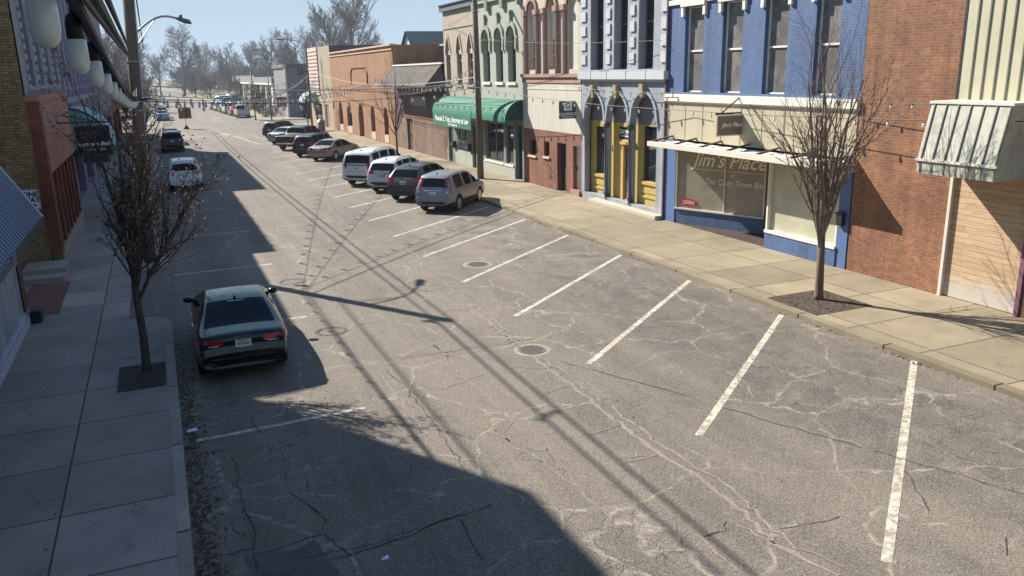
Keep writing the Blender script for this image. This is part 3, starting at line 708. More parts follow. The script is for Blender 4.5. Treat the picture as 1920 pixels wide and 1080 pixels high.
def pxr(xa, xb, ya, yb):          # opening in the recessed shopfront, read off the photograph: u0, u1, v0, v1
    m = (xa+xb)/2; n = (ya+yb)/2
    return (pX(xb, n, SX).y, pX(xa, n, SX).y, max(.32, pX(m, yb, SX).z), pX(m, ya, SX).z)
G1 = pxr(1116, 1139, 237, 326); G3 = pxr(1205, 1232, 237, 341); DR = pxr(1170, 1186, 272, 384); TR = pxr(1159, 1187, 238, 262); G2 = pxr(1146, 1151, 240, 330)
DR = (DR[0], DR[1], .32, DR[3])
b = MB(); OP = [G1, DR, TR, G3]
us = [27.17, 34.1]
facade(b, FY, 27.17, 34.1, .1, 3.62, OP, .1)
for h in (G1, G3): bx(b, FY, h[0]-.1, h[1]+.1, h[2]-.7, h[2]-.6, -.05, 0); bx(b, FY, h[0]-.1, h[1]+.1, h[2]-.14, h[2]-.02, -.08, 0); bx(b, FY, h[0]-.02, h[1]+.02, h[2]-.5, h[2]-.26, -.03, 0)
b.build('shopfront', YEL, t)
b = MB(); b.quad(FY(27.17, 3.62, .02), FY(34.1, 3.62, .02), FY(34.1, 5.2, .02), FY(27.17, 5.2, .02)); b.build('transom_panel', mat('lilac_grey', '#6d6a75', .7, .1), t)
for h in (G1, G3):
    w = MB(); w.quad(FY(h[0], h[2], .09), FY(h[1], h[2], .09), FY(h[1], h[3], .09), FY(h[0], h[3], .09)); w.build('shop_window', GLS, t)
h = DR; d = MB(); bx(d, FY, h[0], h[1], h[2], h[3], .05, .09); d = d.build('door', mat('door_wood', '#8d5f3f', .5, .1), t)
w = MB(); bx(w, FY, h[0]+.12, h[1]-.12, .62, h[3]-.15, .035, .06); w.build('pane', GLSD, d); w = MB(); bx(w, FY, h[0]+.04, h[0]+.08, 1.2, 1.45, -.0, .05); w.build('handle', BLK, d)
b = MB(); bx(b, FY, h[0]-.2, h[1]+.2, h[3]+.02, h[3]+.14, -.12, 0); bx(b, FY, h[0]-.12, h[0]-.01, .33, h[3], -.05, 0); bx(b, FY, h[1]+.01, h[1]+.12, .33, h[3], -.05, 0); b.build('door_surround', mat('peach_paint', '#c09a5c', .6, .08), t)
h = TR; w = MB(); w.quad(FY(h[0], h[2], .08), FY(h[1], h[2], .08), FY(h[1], h[3], .08), FY(h[0], h[3], .08)); w = w.build('transom_window', GLSD, t)
L = MB(); m = (h[0]+h[1])/2; text(L, FY, 'CAYWOOD', m, (h[2]+h[3])/2+.04, .26, .07, sx=-1, bold=.008); bx(L, FY, m-.5, m+.5, h[2]+.12, h[2]+.16, .07, .078); L.build('lettering', LETW, w)
b = MB(); bx(b, F, 27.2, 34.1, .003, .292, .004, .9); b.build('threshold', mat('slate_step', '#77808a', .8, .15, 6), t)
b = MB(); bx(b, F, 27.15, 32.7, 0, .17, -.42, -.003); b.build('step', mat('pale_step', '#b5ad9d', .85, .12, 6), t, bevel=.02)
b = MB(); bx(b, F, 27.12, 27.19, 0, 11.6, -.10, .02); b.build('downpipe', mat('plum_pipe', '#5b4152', .6, .1), t)

# ------------------------------------------------------------------ pink stone building
t = thing('pink_stone_building', 'worn pink and cream stone building above stained white band and red brick', 'building', (FX, 37.5, 0))
W = [(39.0, 39.98, 5.92, 9.3, .45, 'round'), (36.75, 37.68, 5.92, 9.3, .45, 'round'), (34.5, 35.5, 5.92, 9.3, .45, 'round')]
b = MB(); facade(b, F, 34.16, 40.76, 5.28, 11.8, W, .3); shell(b, F, 34.16, 40.76, 5.28, 11.8, 16); b.build('wall', STONEC, t)
for h in W[:2]:
    w = window(t, F, h, .28, GLS, WHITE, .06, True, midv=6.6)
    s = MB(); bx(s, F, h[0]+.03, h[1]-.03, 7.35, 8.9, .2, .225); s.build('blind', mat('white_blind', '#cfd2d2', .7, .04), w)
h = W[2]; b = MB(); P = arch_pts(*h[:2], h[3], h[4], 'round'); b.add([F(h[0], h[2], .12), F(h[1], h[2], .12)]+[F(u, v, .12) for u, v in reversed(P)], [tuple(range(len(P)+2))]); b.build('boarded_window', OFFW, t)
b = MB()
for (a, e) in ((40.1, 40.3), (38.65, 38.9), (37.8, 38.0), (36.4, 36.65), (35.6, 35.85)):
    b.tube([F((a+e)/2, 5.72, -.09), F((a+e)/2, 8.6, -.09)], .10, 8)
    bx(b, F, a-.08, e+.08, 8.6, 8.85, -.24, 0)
for h in W:
    P = arch_pts(h[0], h[1], h[3], h[4], 'round', 12); Q = arch_pts(h[0]-.2, h[1]+.2, h[3]+.2, h[4]+.2, 'round', 12)
    for (p, q, r, s) in zip(P, P[1:], Q[1:], Q): b.add([F(*p, -.1), F(*q, -.1), F(*r, -.1), F(*s, -.1), F(*s, 0), F(*r, 0)], [(0, 1, 2, 3), (3, 2, 5, 4)])
b.split('pilaster', STONE, t)
b = MB(); bx(b, F, 34.16, 40.76, 5.28, 5.55, -.06, 0); bx(b, F, 34.16, 40.76, 5.55, 5.72, -.15, 0); b.build('stone_band', STONE, t)
b = MB(); bx(b, F, 34.16, 40.76, 2.92, 5.28, -.01, .3); bx(b, F, 34.16, 40.76, 4.95, 5.0, -.03, 0); b.build('white_band', OFFW, t)
H = [(39.2, 40.05, 1.52, 2.34), (37.6, 38.25, 1.6, 2.36), (35.72, 36.72, 0, 2.4), (34.3, 35.0, .28, 2.36)]
b = MB(); facade(b, F, 34.16, 40.76, 0, 2.92, H, .3); shell(b, F, 34.16, 40.76, 0, 2.92, 15, parapet=.01); b.build('brick_base', BRICK_R, t)
for h in H[:2]: window(t, F, h, .18, GLSD, BROWNF, .06, False, sill=.1, sm=STONEC)
d = MB(); bx(d, F, 35.72, 36.72, 0, 2.4, .24, .29); d = d.build('door', DARKF, t); p = MB(); bx(p, F, 35.95, 36.5, .3, 2.2, .225, .25); p.build('pane', GLSD, d)
d = MB(); bx(d, F, 34.3, 35.0, .28, 2.36, .2, .26); d = d.build('door', WHITE, t); p = MB(); bx(p, F, 34.9, 34.94, 1.2, 1.35, .15, .2); p.build('handle', BLK, d)
b = MB(); bx(b, F, 34.2, 35.1, 0, .27, -.1, .29); b.build('step', STONE, t)

# ------------------------------------------------------------------ pale green building
t = thing('green_stucco_building', 'pale green stucco building with corbelled top beside the utility pole', 'building', (FX, 44, 0))
W = [(45.4, 46.5, 5.3, 8.2, .6, 'round'), (43.45, 44.5, 5.3, 8.2, .6, 'round'), (41.65, 42.75, 5.3, 8.2, .6, 'round')]
H = [(43.62, 46.45, .75, 2.98), (41.0, 41.95, 0, 3.0), (42.2, 43.3, .75, 2.98), (46.9, 47.5, 0, 2.6)]
b = MB(); facade(b, F, 40.8, 47.68, 3.3, 11.8, W, .35); shell(b, F, 40.8, 47.68, 0, 11.8, 15); b.build('wall', GREENST, t)
lo = MB(); facade(lo, F, 40.8, 47.68, 0, 3.3, H, .35); lo.build('shop_front', mat('grey_green_front', '#747d77', .75, .1), t)  # darker grey-green puts the shade beneath the awning into the colour
lo = MB()
for a_, e_ in ((41.96, 46.89),): bx(lo, F, a_, e_, 0, .62, -.05, 0)
lo.build('base_course', GREENST, t)
for h in W: window(t, F, h, .33, GLS, mat('sage_frame', '#6f766d', .7, .1), .07, True, sill=.16, sm=WHITE, midv=6.75)
b = MB()
for h in W:
    P = arch_pts(h[0]-.05, h[1]+.05, h[3]+.05, .65, 'round', 12); Q = arch_pts(h[0]-.24, h[1]+.24, h[3]+.3, .8, 'round', 12)
    for (p, q, r, s) in zip(P, P[1:], Q[1:], Q): b.add([F(*p, -.1), F(*q, -.1), F(*r, -.1), F(*s, -.1), F(*s, 0), F(*r, 0)], [(0, 1, 2, 3), (3, 2, 5, 4)])
    m = (h[0]+h[1])/2; bx(b, F, m-.07, m+.07, 8.45, 9.0, -.13, 0); bx(b, F, m-.12, m+.12, 8.9, 9.05, -.16, 0)
    for u in (h[0]-.24, h[1]+.05): bx(b, F, u, u+.19, 7.0, 7.6, -.1, 0)
for i in range(3):
    a = 41.0+i*2.25; bx(b, F, a, a+2.0, 9.7, 9.85, -.16, 0)
    for u in (a-.1, a+2.0): bx(b, F, u, u+.22, 9.25, 9.85, -.2, 0)
    for k in range(4): bx(b, F, a+.25+k*.45, a+.37+k*.45, 9.85, 10.6, -.18, 0)
bx(b, F, 40.8, 47.68, 10.6, 10.9, -.25, 0)
b.split('corbel', GREENDK, t)
for h in (H[0], H[2]): window(t, F, h, .15, GLS, mat('grey_alu', '#8a8e90', .4, .05, metal=.5), .07, False, h[1]-h[0] > 2, sill=.12, sm=WHITE, name='shop_window')
for h in (H[1], H[3]):
    d = MB(); bx(d, F, h[0], h[1], h[2], h[3], .22, .28); d = d.build('door', DARKF, t); p = MB(); bx(p, F, h[0]+.15, h[1]-.15, .3, 2.3, .205, .23); p.build('pane', GLSD, d)
# ------------------------------------------------------------------ beige building
t = thing('beige_stucco_building', 'rough beige stucco building with pointed windows and dark eaves', 'building', (FX, 50.6, 0))
W = [(52.35, 53.2, 5.1, 8.1, 1.0, 'point'), (50.2, 51.1, 5.1, 8.1, 1.0, 'point'), (48.2, 49.1, 5.1, 8.1, 1.0, 'point')]
H = [(51.0, 51.55, 1.55, 2.5), (49.9, 50.5, 1.55, 2.5), (52.5, 53.3, 0, 2.5), (48.0, 48.7, 0, 2.6)]
b = MB(); facade(b, F, 47.7, 53.62, 2.9, 10.0, W, .25); shell(b, F, 47.7, 53.62, 0, 10.0, 15); b.build('wall', BEIGEST, t)
for h in W:
    window(t, F, h, .22, GLS, mat('tan_frame', '#a39a8e', .7, .1), .07, True, sill=.12, midv=6.6)
b = MB()
for h in W:
    bx(b, F, h[0]+.02, h[1]-.02, 7.0, 7.28, .08, .17); P = arch_pts(h[0]-.02, h[1]+.02, h[3]+.02, 1.02, 'point', 12); Q = arch_pts(h[0]-.17, h[1]+.17, h[3]+.2, 1.2, 'point', 12)
    for (p, q, r, s) in zip(P, P[1:], Q[1:], Q): b.add([F(*p, -.06), F(*q, -.06), F(*r, -.06), F(*s, -.06), F(*s, 0), F(*r, 0)], [(0, 1, 2, 3), (3, 2, 5, 4)])
b.split('window_surround', STONEC, t)
b = MB(); bx(b, F, 47.7, 53.62, 8.62, 8.7, -.05, 0); b.build('string_course', GREENDK, t)
b = MB(); bx(b, F, 47.7, 53.75, 9.72, 10.08, -.2, .0); bx(b, F, 47.7, 53.75, 10.08, 10.14, -.3, .1); b.build('eaves', mat('grey_eaves', '#5f6468', .7, .1), t)
b = MB(); facade(b, F, 47.7, 53.62, .9, 2.9, H[:2]+[(52.5, 53.3, .9, 2.5), (48.0, 48.7, .9, 2.6)], .2); b.build('grey_front', mat('grey_green_paint', '#6d7672', .7, .08), t)
b = MB(); facade(b, FR(18.2), 47.7, 53.62, 0, .9, [(52.5, 53.3, 0, .9), (48.0, 48.7, 0, .9)], .2); b.quad((18.2, 47.7, .9), (18.2, 53.6, .9), (18.3, 53.6, .9), (18.3, 47.7, .9)); b.build('base_course', GREENST, t)
for h in H[:2]: window(t, F, h, .1, GLSD, WHITE, .05, False, sill=.08)
for h in H[2:]:
    d = MB(); bx(d, F, h[0], h[1], h[2], h[3], .1, .15); d.build('door', DARKF, t)
for y in (52.0, 49.1):
    lb = thing('wall_meter', 'black wall meter box '+('nearest the brick building' if y > 50 else 'between the small windows and the pole')+' under the green awning', 'meter box', (18.2, y, 1.2))
    b = MB(); bx(b, F, y-.16, y+.16, 1.0, 1.45, -.22, -.003); b.build('box', BLK, lb, bevel=.03); b = MB(); b.lathe([(.09, -.32), (.1, -.22)], 10, (18.25, y, 1.25), 'x'); b.build('dial', mat('meter_glass', '#777c80', .2, .1), lb)
# green awning over both (one thing)
t = thing('green_awning', 'long rounded green awning with white lettering on its hanging front', 'awning', (17.7, 47, 3.3))
def qprof(n=10): return [(-1.06*math.sin(math.pi/2*i/n), 3.32+1.05*math.cos(math.pi/2*i/n)) for i in range(n+1)]
P = qprof()
b = MB(); b.grid([[F(y, z, w) for w, z in P] for y in (40.85, 42.6, 44.4, 46.05)]); b.grid([[F(y, z, w-.02) for w, z in P] for y in (46.06, 48.4, 50.8, 53.3)])
b.quad(F(40.85, 3.32, -1.06), F(46.05, 3.32, -1.06), F(46.05, 3.22, -1.06), F(40.85, 3.22, -1.06))
b.build('fabric', AWN, t, True)
b = MB(); b.quad(F(46.06, 3.32, -1.08), F(53.3, 3.32, -1.08), F(53.3, 2.52, -1.08), F(46.06, 2.52, -1.08)); v = b.build('valance', AWN, t)
L = MB(); text(L, F, 'Manuels E. Yonz, Attorney at Law', 49.6, 2.98, .46, -1.10, sx=-1, bold=.012, extrude=.004); text(L, F, '39 N. Monroe St.', 49.3, 2.68, .24, -1.10, sx=-1, bold=.006); L.build('lettering', LETW, v)
b = MB()
for y in (40.86, 46.05, 53.29): b.add([F(y, 3.3, 0)]+[F(y, z, w) for w, z in P], [tuple(range(len(P)+1))])
b.split('end_panel', AWND, t)
b = MB()
for y in (40.83, 46.04, 53.31): b.tube([F(y, z, w-.02) for w, z in P], .025, 5)
b.split('rib', mat('pale_green_piping', '#7fc0a4', .6, .05), t)

# ------------------------------------------------------------------ low brick building with shingled mansard
t = thing('low_brick_building', 'low dark brick building under a steep grey shingled overhang', 'building', (FX, 60, 0))
b = MB(); facade(b, F, 53.66, 66.6, 0, 2.6, [(61.9, 63.4, 0, 2.45)], .25); b.build('brick_front', BRICK_D, t)
b = MB(); bx(b, F, 53.66, 66.6, 2.6, 2.75, -.05, .1); b.build('band', mat('rust_band', '#8a5545', .8, .12), t)
b = MB(); facade(b, FR(18.3), 53.66, 66.6, 2.75, 5.2, [], .1); shell(b, FR(18.3), 53.66, 66.6, 0, 6.5, 14, 0, 1, parapet=.1); b.build('wall', [mat('plum_siding', '#5d4a4e', .8, .12, 4), ROOFG], t)
SH = brick('shingles', '#6e675f', '#5b554f', '#47423d', .33, .16, .01, .6, .95)
b = MB(); b.add([F(53.9, 5.0, -1.4), F(66.4, 5.0, -1.4), F(66.4, 6.45, 0), F(54.2, 6.45, 0), F(53.7, 5.0, 0)], [(0, 1, 2, 3), (0, 3, 4)])
b.quad(F(53.9, 4.96, -1.4), F(66.4, 4.96, -1.4), F(66.4, 5.02, .02), F(53.9, 5.02, .02)); r = b.build('mansard_roof', SH, t)
b = MB(); bx(b, F, 53.9, 66.4, 6.44, 6.56, -.12, .12); b.build('ridge_flashing', WHITE, r)
b = MB(); bx(b, F, 53.88, 66.42, 4.9, 5.02, -1.45, -1.38); b.build('fascia', mat('plum_trim', '#4d3d42', .8, .1), r)
d = MB(); bx(d, F, 61.9, 63.4, 0, 2.45, .16, .22); d = d.build('door', mat('brown_door', '#54423b', .7, .15), t); p = MB(); bx(p, F, 62.55, 62.9, 1.1, 1.2, .12, .16); p.build('handle', BLK, d)
b = MB(); bx(b, F, 58.2, 62.2, 3.5, 4.2, -.02, .04); b.build('sign_board', mat('grey_board', '#8d8d92', .7, .1), t)
t = thing('flat_roofed_shed', 'flat pale grey roofed block rising behind the shingled overhang', 'building', (28, 62, 0))
b = MB(); b.box(22.5, 40, 57, 69.0, 0, 8.0); b.build('wall', mat('grey_clad', '#8f9094', .7, .12, 1.2), t)
b = MB(); b.box(22.3, 40.2, 56.9, 69.2, 8.0, 8.15); b.build('roof', mat('grey_clad_roof', '#a3a4a6', .7, .12, 1.2), t)
b = MB(); b.lathe([(.12, 8.1), (.12, 8.6), (.2, 8.62), (.2, 8.75), (.02, 8.8)], 8, (26, 60, 0)); b.build('vent', BLK, t)

# ------------------------------------------------------------------ orange brick building
t = thing('orange_brick_building', 'plain orange brick building with arched windows and a square raised panel', 'building', (FX, 79, 0))
W = [(87.5, 89.4, .75, 3.1, .9, 'round'), (83.2, 85.4, .75, 3.1, 1.0, 'round'), (73.7, 75.2, .75, 3.1, .75, 'round'), (69.1, 70.5, .75, 3.1, .7, 'round')]
D = (78.2, 80.2, 0, 3.2, 1.0, 'round')
b = MB(); facade(b, F, 66.65, 92.3, 0, 8.15, W+[D], .4); shell(b, F, 66.65, 92.3, 0, 8.15, 18, parapet=.5); b.build('wall', BRICK_A, t)
for h in W:
    w = window(t, F, h, .38, GLSD, BROWNF, .08, True, midv=1.9)
    s = MB(); P = arch_pts(h[0]+.02, h[1]-.02, h[3]-.02, h[4], 'round'); s.add([F(u, v, .3) for u, v in P], [tuple(range(len(P)))]); s.build('fanlight_panel', WHITE, w)
    s = MB(); bx(s, F, h[0], h[1], .08, .74, -.03, 0); s.build('apron_panel', STONEC, w)
d = MB(); P = arch_pts(*D[:2], D[3], D[4], 'round'); d.add([F(D[0], 0, .38), F(D[1], 0, .38)]+[F(u, v, .38) for u, v in reversed(P)], [tuple(range(len(P)+2))]); d.build('door', mat('dark_brown_door', '#3a2a24', .6, .1), t)
b = MB(); bx(b, F, 66.65, 92.3, 7.75, 7.86, -.08, 0); bx(b, F, 66.65, 92.3, 8.08, 8.22, -.16, .35); b.build('parapet_cap', mat('pale_cap', '#c2a48c', .8, .1), t)
b = MB()
P = [(75.5, 5.0), (75.5, 6.0), (76.2, 6.5), (81.6, 6.5), (82.3, 6.0), (82.3, 5.0)]
for (p, q) in zip(P, P[1:]): b.tube([F(p[0], p[1], -.03), F(q[0], q[1], -.03)], .07, 5)
bx(b, F, 66.65, 92.3, 4.35, 4.43, -.04, 0)
b.split('brick_moulding', mat('brick_trim', '#8a5638', .85, .15, 8), t)
for y in (67.7, 67.4): pass

# ------------------------------------------------------------------ corner building before the cross street
t = thing('corner_building', 'tall narrow fronted corner building with dark side wall and pale striped front', 'building', (FX, 99, 0))
b = MB(); facade(b, F, 92.4, 106.6, 0, 9.0, [(95, 97, 0, 2.6), (99, 103.5, .6, 2.6)], .2); shell(b, F, 92.4, 106.6, 0, 9.0, 22, 1, parapet=.3)
b.build('wall', [mat('beige_wall', '#9b8d78', .85, .15, 4), mat('plum_wall', '#57505a', .85, .12, 2)], t)
b = MB(); bx(b, F, 99.4, 105.6, 3.6, 9.05, -.12, 0); b.build('pale_front', mat('pale_pink_front', '#c9b2a6', .8, .1, 4), t)
b = MB(); [bx(b, F, 99.4, 105.6, z, z+.1, -.16, -.12) for z in np.arange(3.9, 8.9, .42)]; b.split('slat', mat('grey_slats', '#7a6f70', .8, .1), t)
d = MB(); bx(d, F, 95, 97, 0, 2.6, .12, .18); d.build('door', mat('tan_door', '#7c6a50', .7, .1), t)
w = MB(); bx(w, F, 99, 103.5, .6, 2.6, .12, .18); w.build('shop_window', GLSD, t)
t = thing('dome_awning', 'small pale rounded awning on the corner building beyond the arched windows', 'awning', (17.6, 103.5, 3.0))
P = [(-1.5*math.sin(math.pi/2*i/8), 2.7+1.25*math.cos(math.pi/2*i/8)) for i in range(9)]
b = MB(); b.grid([[F(y, z, w-.125) for w, z in P] for y in (101.5, 103.5, 105.5)])
for y in (101.5, 105.5): b.add([F(y, 2.7, -.13)]+[F(y, z, w-.125) for w, z in P], [tuple(range(10))])
b.build('fabric', mat('pale_teal_fabric', '#a9c2c2', .7, .08), t, True)
b = MB(); b.tube([F(101.5, 2.7, -1.63), F(105.5, 2.7, -1.63)], .04, 5); b.build('frame', BLK, t)

# ------------------------------------------------------------------ far side of the cross street
t = thing('grey_sign_building', 'grey sided building with dark lettering on the wall beyond the cross street', 'building', (18, 124, 0))
b = MB(); b.box(17.9, 36, 124, 136, 0, 7.0); b.build('wall', mat('grey_siding', '#7d7d82', .8, .12, 2, streak=.2), t)
b = MB(); b.box(17.7, 36.2, 123.8, 136.2, 7.0, 7.5); b.build('roof', mat('brown_grey_roof', '#6c6360', .8, .1), t)
b = MB(); b.box(17.78, 18.05, 123.7, 124.0, 0, 7.45); b.build('sunlit_strip', WHITE, t)  # white strip painted in for the sunlit street face of this building
L = MB(); text(L, FN(124), 'SHOP', 21.2, 6.35, 1.25, -.03, bold=.03); L.build('lettering', mat('navy_letter', '#2c3242', .7, .05), t)
b = MB(); b.box(20, 26, 123.9, 124, 0, 2.4); b.build('shutter', mat('dark_shutter', '#34343c', .7, .1), t)
t = thing('white_column_building', 'long low white building with square porch columns and grey flat roof', 'building', (18.5, 160, 0))
b = MB(); b.box(20.5, 40, 138, 186, 0, 4.6); b.build('wall', mat('pale_wall', '#b9b4aa', .8, .1), t)
b = MB(); b.box(17.6, 41, 137, 187, 4.6, 5.7); b.build('roof', ROOFG, t)
b = MB(); b.box(17.5, 41.1, 136.9, 187.1, 4.5, 4.75); b.build('eaves', WHITE, t)
for y in (139, 147, 154.5, 163, 173, 185):
    b = MB(); w = 1.1 if y == 139 else .42; b.box(17.8, 18.5, y-w, y+w, 0, 4.5); b.build('column', WHITE, t)
t = thing('long_grey_building', 'very long low building with grey roof far down the right side', 'building', (18, 260, 0))
b = MB(); b.box(30, 60, 262, 330, 0, 4.2); b.build('wall', mat('dull_wall', '#7b756f', .85, .15), t)
b = MB(); b.box(28.5, 61, 260, 332, 4.2, 6.2); b.build('roof', mat('slate_roof', '#6a6b70', .8, .12), t)
t = thing('gabled_house', 'house with steep dark green gable roof rising behind the low buildings', 'house', (44, 132, 0))
b = MB(); b.box(39.5, 56, 128, 140, 0, 7.2); b.add([(39.5, 128, 7.2), (39.5, 140, 7.2), (39.5, 134, 12.2)], [(0, 1, 2)]); b.add([(56, 128, 7.2), (56, 140, 7.2), (56, 134, 12.2)], [(0, 1, 2)])
b.build('wall', mat('pale_siding', '#b9b7b5', .8, .1), t)
b = MB(); b.quad((39, 127, 6.9), (56.5, 127, 6.9), (56.5, 134, 12.5), (39, 134, 12.5)); b.quad((39, 141, 6.9), (56.5, 141, 6.9), (56.5, 134, 12.5), (39, 134, 12.5))
b.add([(46, 126.5, 6.8), (52, 126.5, 6.8), (49, 126.5, 9.5), (49, 130, 9.5), (46, 127.2, 7.2), (52, 127.2, 7.2)], [(0, 2, 3, 4), (1, 2, 3, 5)])
b.build('roof', mat('green_roof', '#3f5050', .8, .12), t)
w = MB(); w.box(44.5, 51.5, 127.95, 127.99, 4.5, 6.2); w.build('window', GLSD, t)
# ------------------------------------------------------------------ left side of the street
LX = -3.62
G = FL(LX)
TANB = brick('tan_brick', '#a08a66', '#7f6a4a', '#574733', .22, .085, .010, .7, .9, dirt='#6a5334')
WHB = brick('whitewashed_brick', '#b9bcc4', '#aeb2bc', '#979ba6', .22, .085, .010, .9, .9, dirt='#8a8d96')
REDB = brick('rust_brick', '#965742', '#804a38', '#6a3a2c', .22, .078, .012, .6)
TERRA = mat('terracotta_paint', '#98675a', .7, .08, 2)
STG = mat('grey_stone_front', '#8b8c92', .85, .15, 4, .3, 25, streak=.3)
PURP = mat('lilac_siding', '#7e7688', .8, .1, 2, streak=.2)
# near building: white painted wall, awning (the camera hangs from this one)
t = thing('white_brick_building', 'whitewashed brick building with striped metal awning at the near left', 'building', (LX, 10, 0))
b = MB(); facade(b, G, -30, 23.2, 0, 11.9, [(3, 9, .6, 3), (12, 16, .6, 2.6)], .2); shell(b, G, -30, 23.2, 0, 11.9, 16)
b.build('wall', WHB, t)
for a, e in ((3, 9), (12, 16)):
    w = MB(); bx(w, G, a, e, .6, 3 if a == 3 else 2.6, .15, .19); w.build('shop_window', GLSD, t)
b = MB(); bx(b, G, -30, 23.2, 0, .22, -.12, 0); bx(b, G, -30, 23.2, .22, .30, -.06, 0); b.build('plinth', mat('pale_plinth', '#a9adb6', .9, .15, 6), t)
b = MB(); bx(b, G, 22.75, 23.24, .3, 1.5, -.045, .0); b.build('exposed_brick_corner', brick('corner_brick', '#8e4b3a', '#7c5f50', '#3c3330', .22, .09, .02, .8), t)
AWM = NT('striped_metal'); _sp = AWM.n('ShaderNodeSeparateXYZ'); AWM.l(AWM.coord(), _sp.inputs[0])
AWM.base(AWM.mix(AWM.ramp(AWM.noise(3, 4), (.3, 0.0), (.7, .6)), '#3c5474', '#4d6685')); AWM.p.inputs['Roughness'].default_value = .4; AWM.p.inputs['Metallic'].default_value = .3; AWM = AWM.m
aw = thing('metal_awning', 'blue grey ribbed metal awning at the left edge above the near pavement', 'awning', (-3.2, 18, 3.2))
AY0, AY1 = 9.0, 23.0; top = (.0, 3.92); bot = (-.74, 2.62)
b = MB(); n = int((AY1-AY0)/.26)
for i in range(n):
    y0 = AY0+i*.26; y1 = y0+.26
    for (a, e, o0, o1) in ((y0, y0+.13, .0, .0), (y0+.13, y0+.15, .0, .06), (y0+.15, y0+.24, .06, .06), (y0+.24, y1, .06, .0)):
        b.quad(G(a, top[1]+o0, top[0]-o0*.3), G(e, top[1]+o1, top[0]-o1*.3), G(e, bot[1]+o1, bot[0]-o1*.3), G(a, bot[1]+o0, bot[0]-o0*.3))
b.build('sheet', AWM, aw)
b = MB(); b.tube([G(AY1, top[1], top[0]), G(AY1, bot[1], bot[0])], .035, 6); b.split('edge_trim', mat('awning_edge', '#8fa3b8', .4, .05, metal=.3), aw)
b = MB()
for y in (12, 15, 18, 20.6, 22.9): b.tube([G(y, bot[1]-.03, bot[0]), G(y, 2.55, -.05)], .02, 5); b.tube([G(y, bot[1]-.03, bot[0]+.02), G(y, top[1]-.06, -.03)], .02, 5)
b.split('bracket', BLK, aw)
b = MB()
for i in range(100):
    y = 9+i*.14; 
    if y < AY1: b.quad(G(y, bot[1]-.01, bot[0]), G(y+.1, bot[1]-.01, bot[0]), G(y+.1, bot[1]-.2, bot[0]+.02), G(y, bot[1]-.2-.04*(i % 2), bot[0]+.02))
b.build('valance', mat('dark_valance', '#3a3f4a', .8, .2, 8), aw)
bxx = thing('planter_box', 'small dark box standing at the corner of the whitewashed wall', 'box', (-3.35, 23.0, 0))
b = MB(); b.box(-3.49, -3.25, 22.7, 23.1, .003, .30); b.build('box', mat('black_wood', '#26282b', .8, .2), bxx, bevel=.02); b = MB(); b.box(-3.48, -3.26, 22.71, 23.09, .303, .33); b.build('lid', mat('grey_lid', '#4c5052', .8, .2), bxx)

# tan brick building with terracotta shopfront
YA = 29.3
t = thing('tan_brick_building', 'tan brick building with terracotta shopfront and tall arched windows', 'building', (LX, 35, 0))
WU = [(31.0+i*2.6, 32.7+i*2.6, 5.75, 9.0, .8, 'round') for i in range(4)]
b = MB(); facade(b, G, YA, 40.68, 5.4, 9.1, [(h[0], h[1], h[2], 8.9, .7, 'round') for h in WU], .35); b.build('upper_front', STG, t)
for h in WU:
    window(t, G, (h[0], h[1], h[2], 8.9, .7, 'round'), .33, GLS, STG, .09, True, sill=.15, midv=7.0)
b = MB()
for h in WU:
    for u in (h[0]-.2, h[1]+.05):
        for z in np.arange(5.6, 8.4, .32): bx(b, G, u, u+.15, z, z+.2, -.08, 0)
b.split('quoin', mat('pale_quoin', '#b4b5ba', .8, .1), t)
# stepped gable end facing the alley; unseen top shaped for its road shadow
b = MB(); N = FN(YA)
prof = [(-3.62, 0), (-3.62, 9.1), (-4.5, 10.4), (-5.3, 11.6), (-5.7, 12.1), (-6.1, 12.35), (-6.6, 12.42), (-18, 12.42), (-18, 0)]
b.add([(x, YA, z) for x, z in prof], [tuple(range(len(prof)))]); b.add([(x, YA+.35, z) for x, z in prof], [tuple(range(len(prof)))])
for (p, q) in zip(prof, prof[1:]): b.quad((p[0], YA, p[1]), (q[0], YA, q[1]), (q[0], YA+.35, q[1]), (p[0], YA+.35, p[1]))
b.build('side_wall', TANB, t)
b = MB(); b.quad((-3.65, YA+.3, 8.8), (-3.65, 40.68, 8.8), (-18, 40.68, 8.8), (-18, YA+.3, 8.8)); b.quad((-18, YA+.3, 0), (-18, 40.68, 0), (-18, 40.68, 8.8), (-18, YA+.3, 8.8)); b.build('roof', mat('tar_roof', '#4a4a4c', .9, .2), t)
b = MB(); bx(b, G, YA, 38.9, 3.02, 5.42, -.34, 0); bx(b, G, YA-.02, 38.92, 5.30, 5.47, -.40, 0); b.build('fascia', TERRA, t)
b = MB(); bx(b, G, YA-.02, YA+.5, 0.5, 5.3, -.36, -.005); b.build('corner_pier', REDB, t)
b = MB()
for i in range(7): a = YA+.9+i*1.3; bx(b, G, a, a+.28, .55, 3.02, -.30, -.05)
b.split('pilaster', REDB, t)
b = MB(); bx(b, G, YA, 38.9, 0, .16, -.36, .02); bx(b, G, YA+.5, 38.9, .16, .56, -.31, 0); b.build('base_course', mat('cement_base', '#8d867d', .9, .15, 6), t)
for i in range(6):
    a = YA+1.2+i*1.3
    w = MB(); w.quad(G(a-.02, .56, -.08), G(a+1.02, .56, -.08), G(a+1.02, 3.02, -.08), G(a-.02, 3.02, -.08)); w = w.build('window', GLSD, t)
    f = MB(); bx(f, G, a+.45, a+.53, .56, 3.02, -.12, -.085); bx(f, G, a, a+1.0, 2.2, 2.28, -.12, -.085); f.build('frame', mat('pale_frame', '#a08a80', .7, .1), w)
st = MB(); st.box(-4.3, -3.12, 27.3, 28.0, .001, .16); st.box(-4.3, -3.12, 28.0, YA-.01, .001, .30)
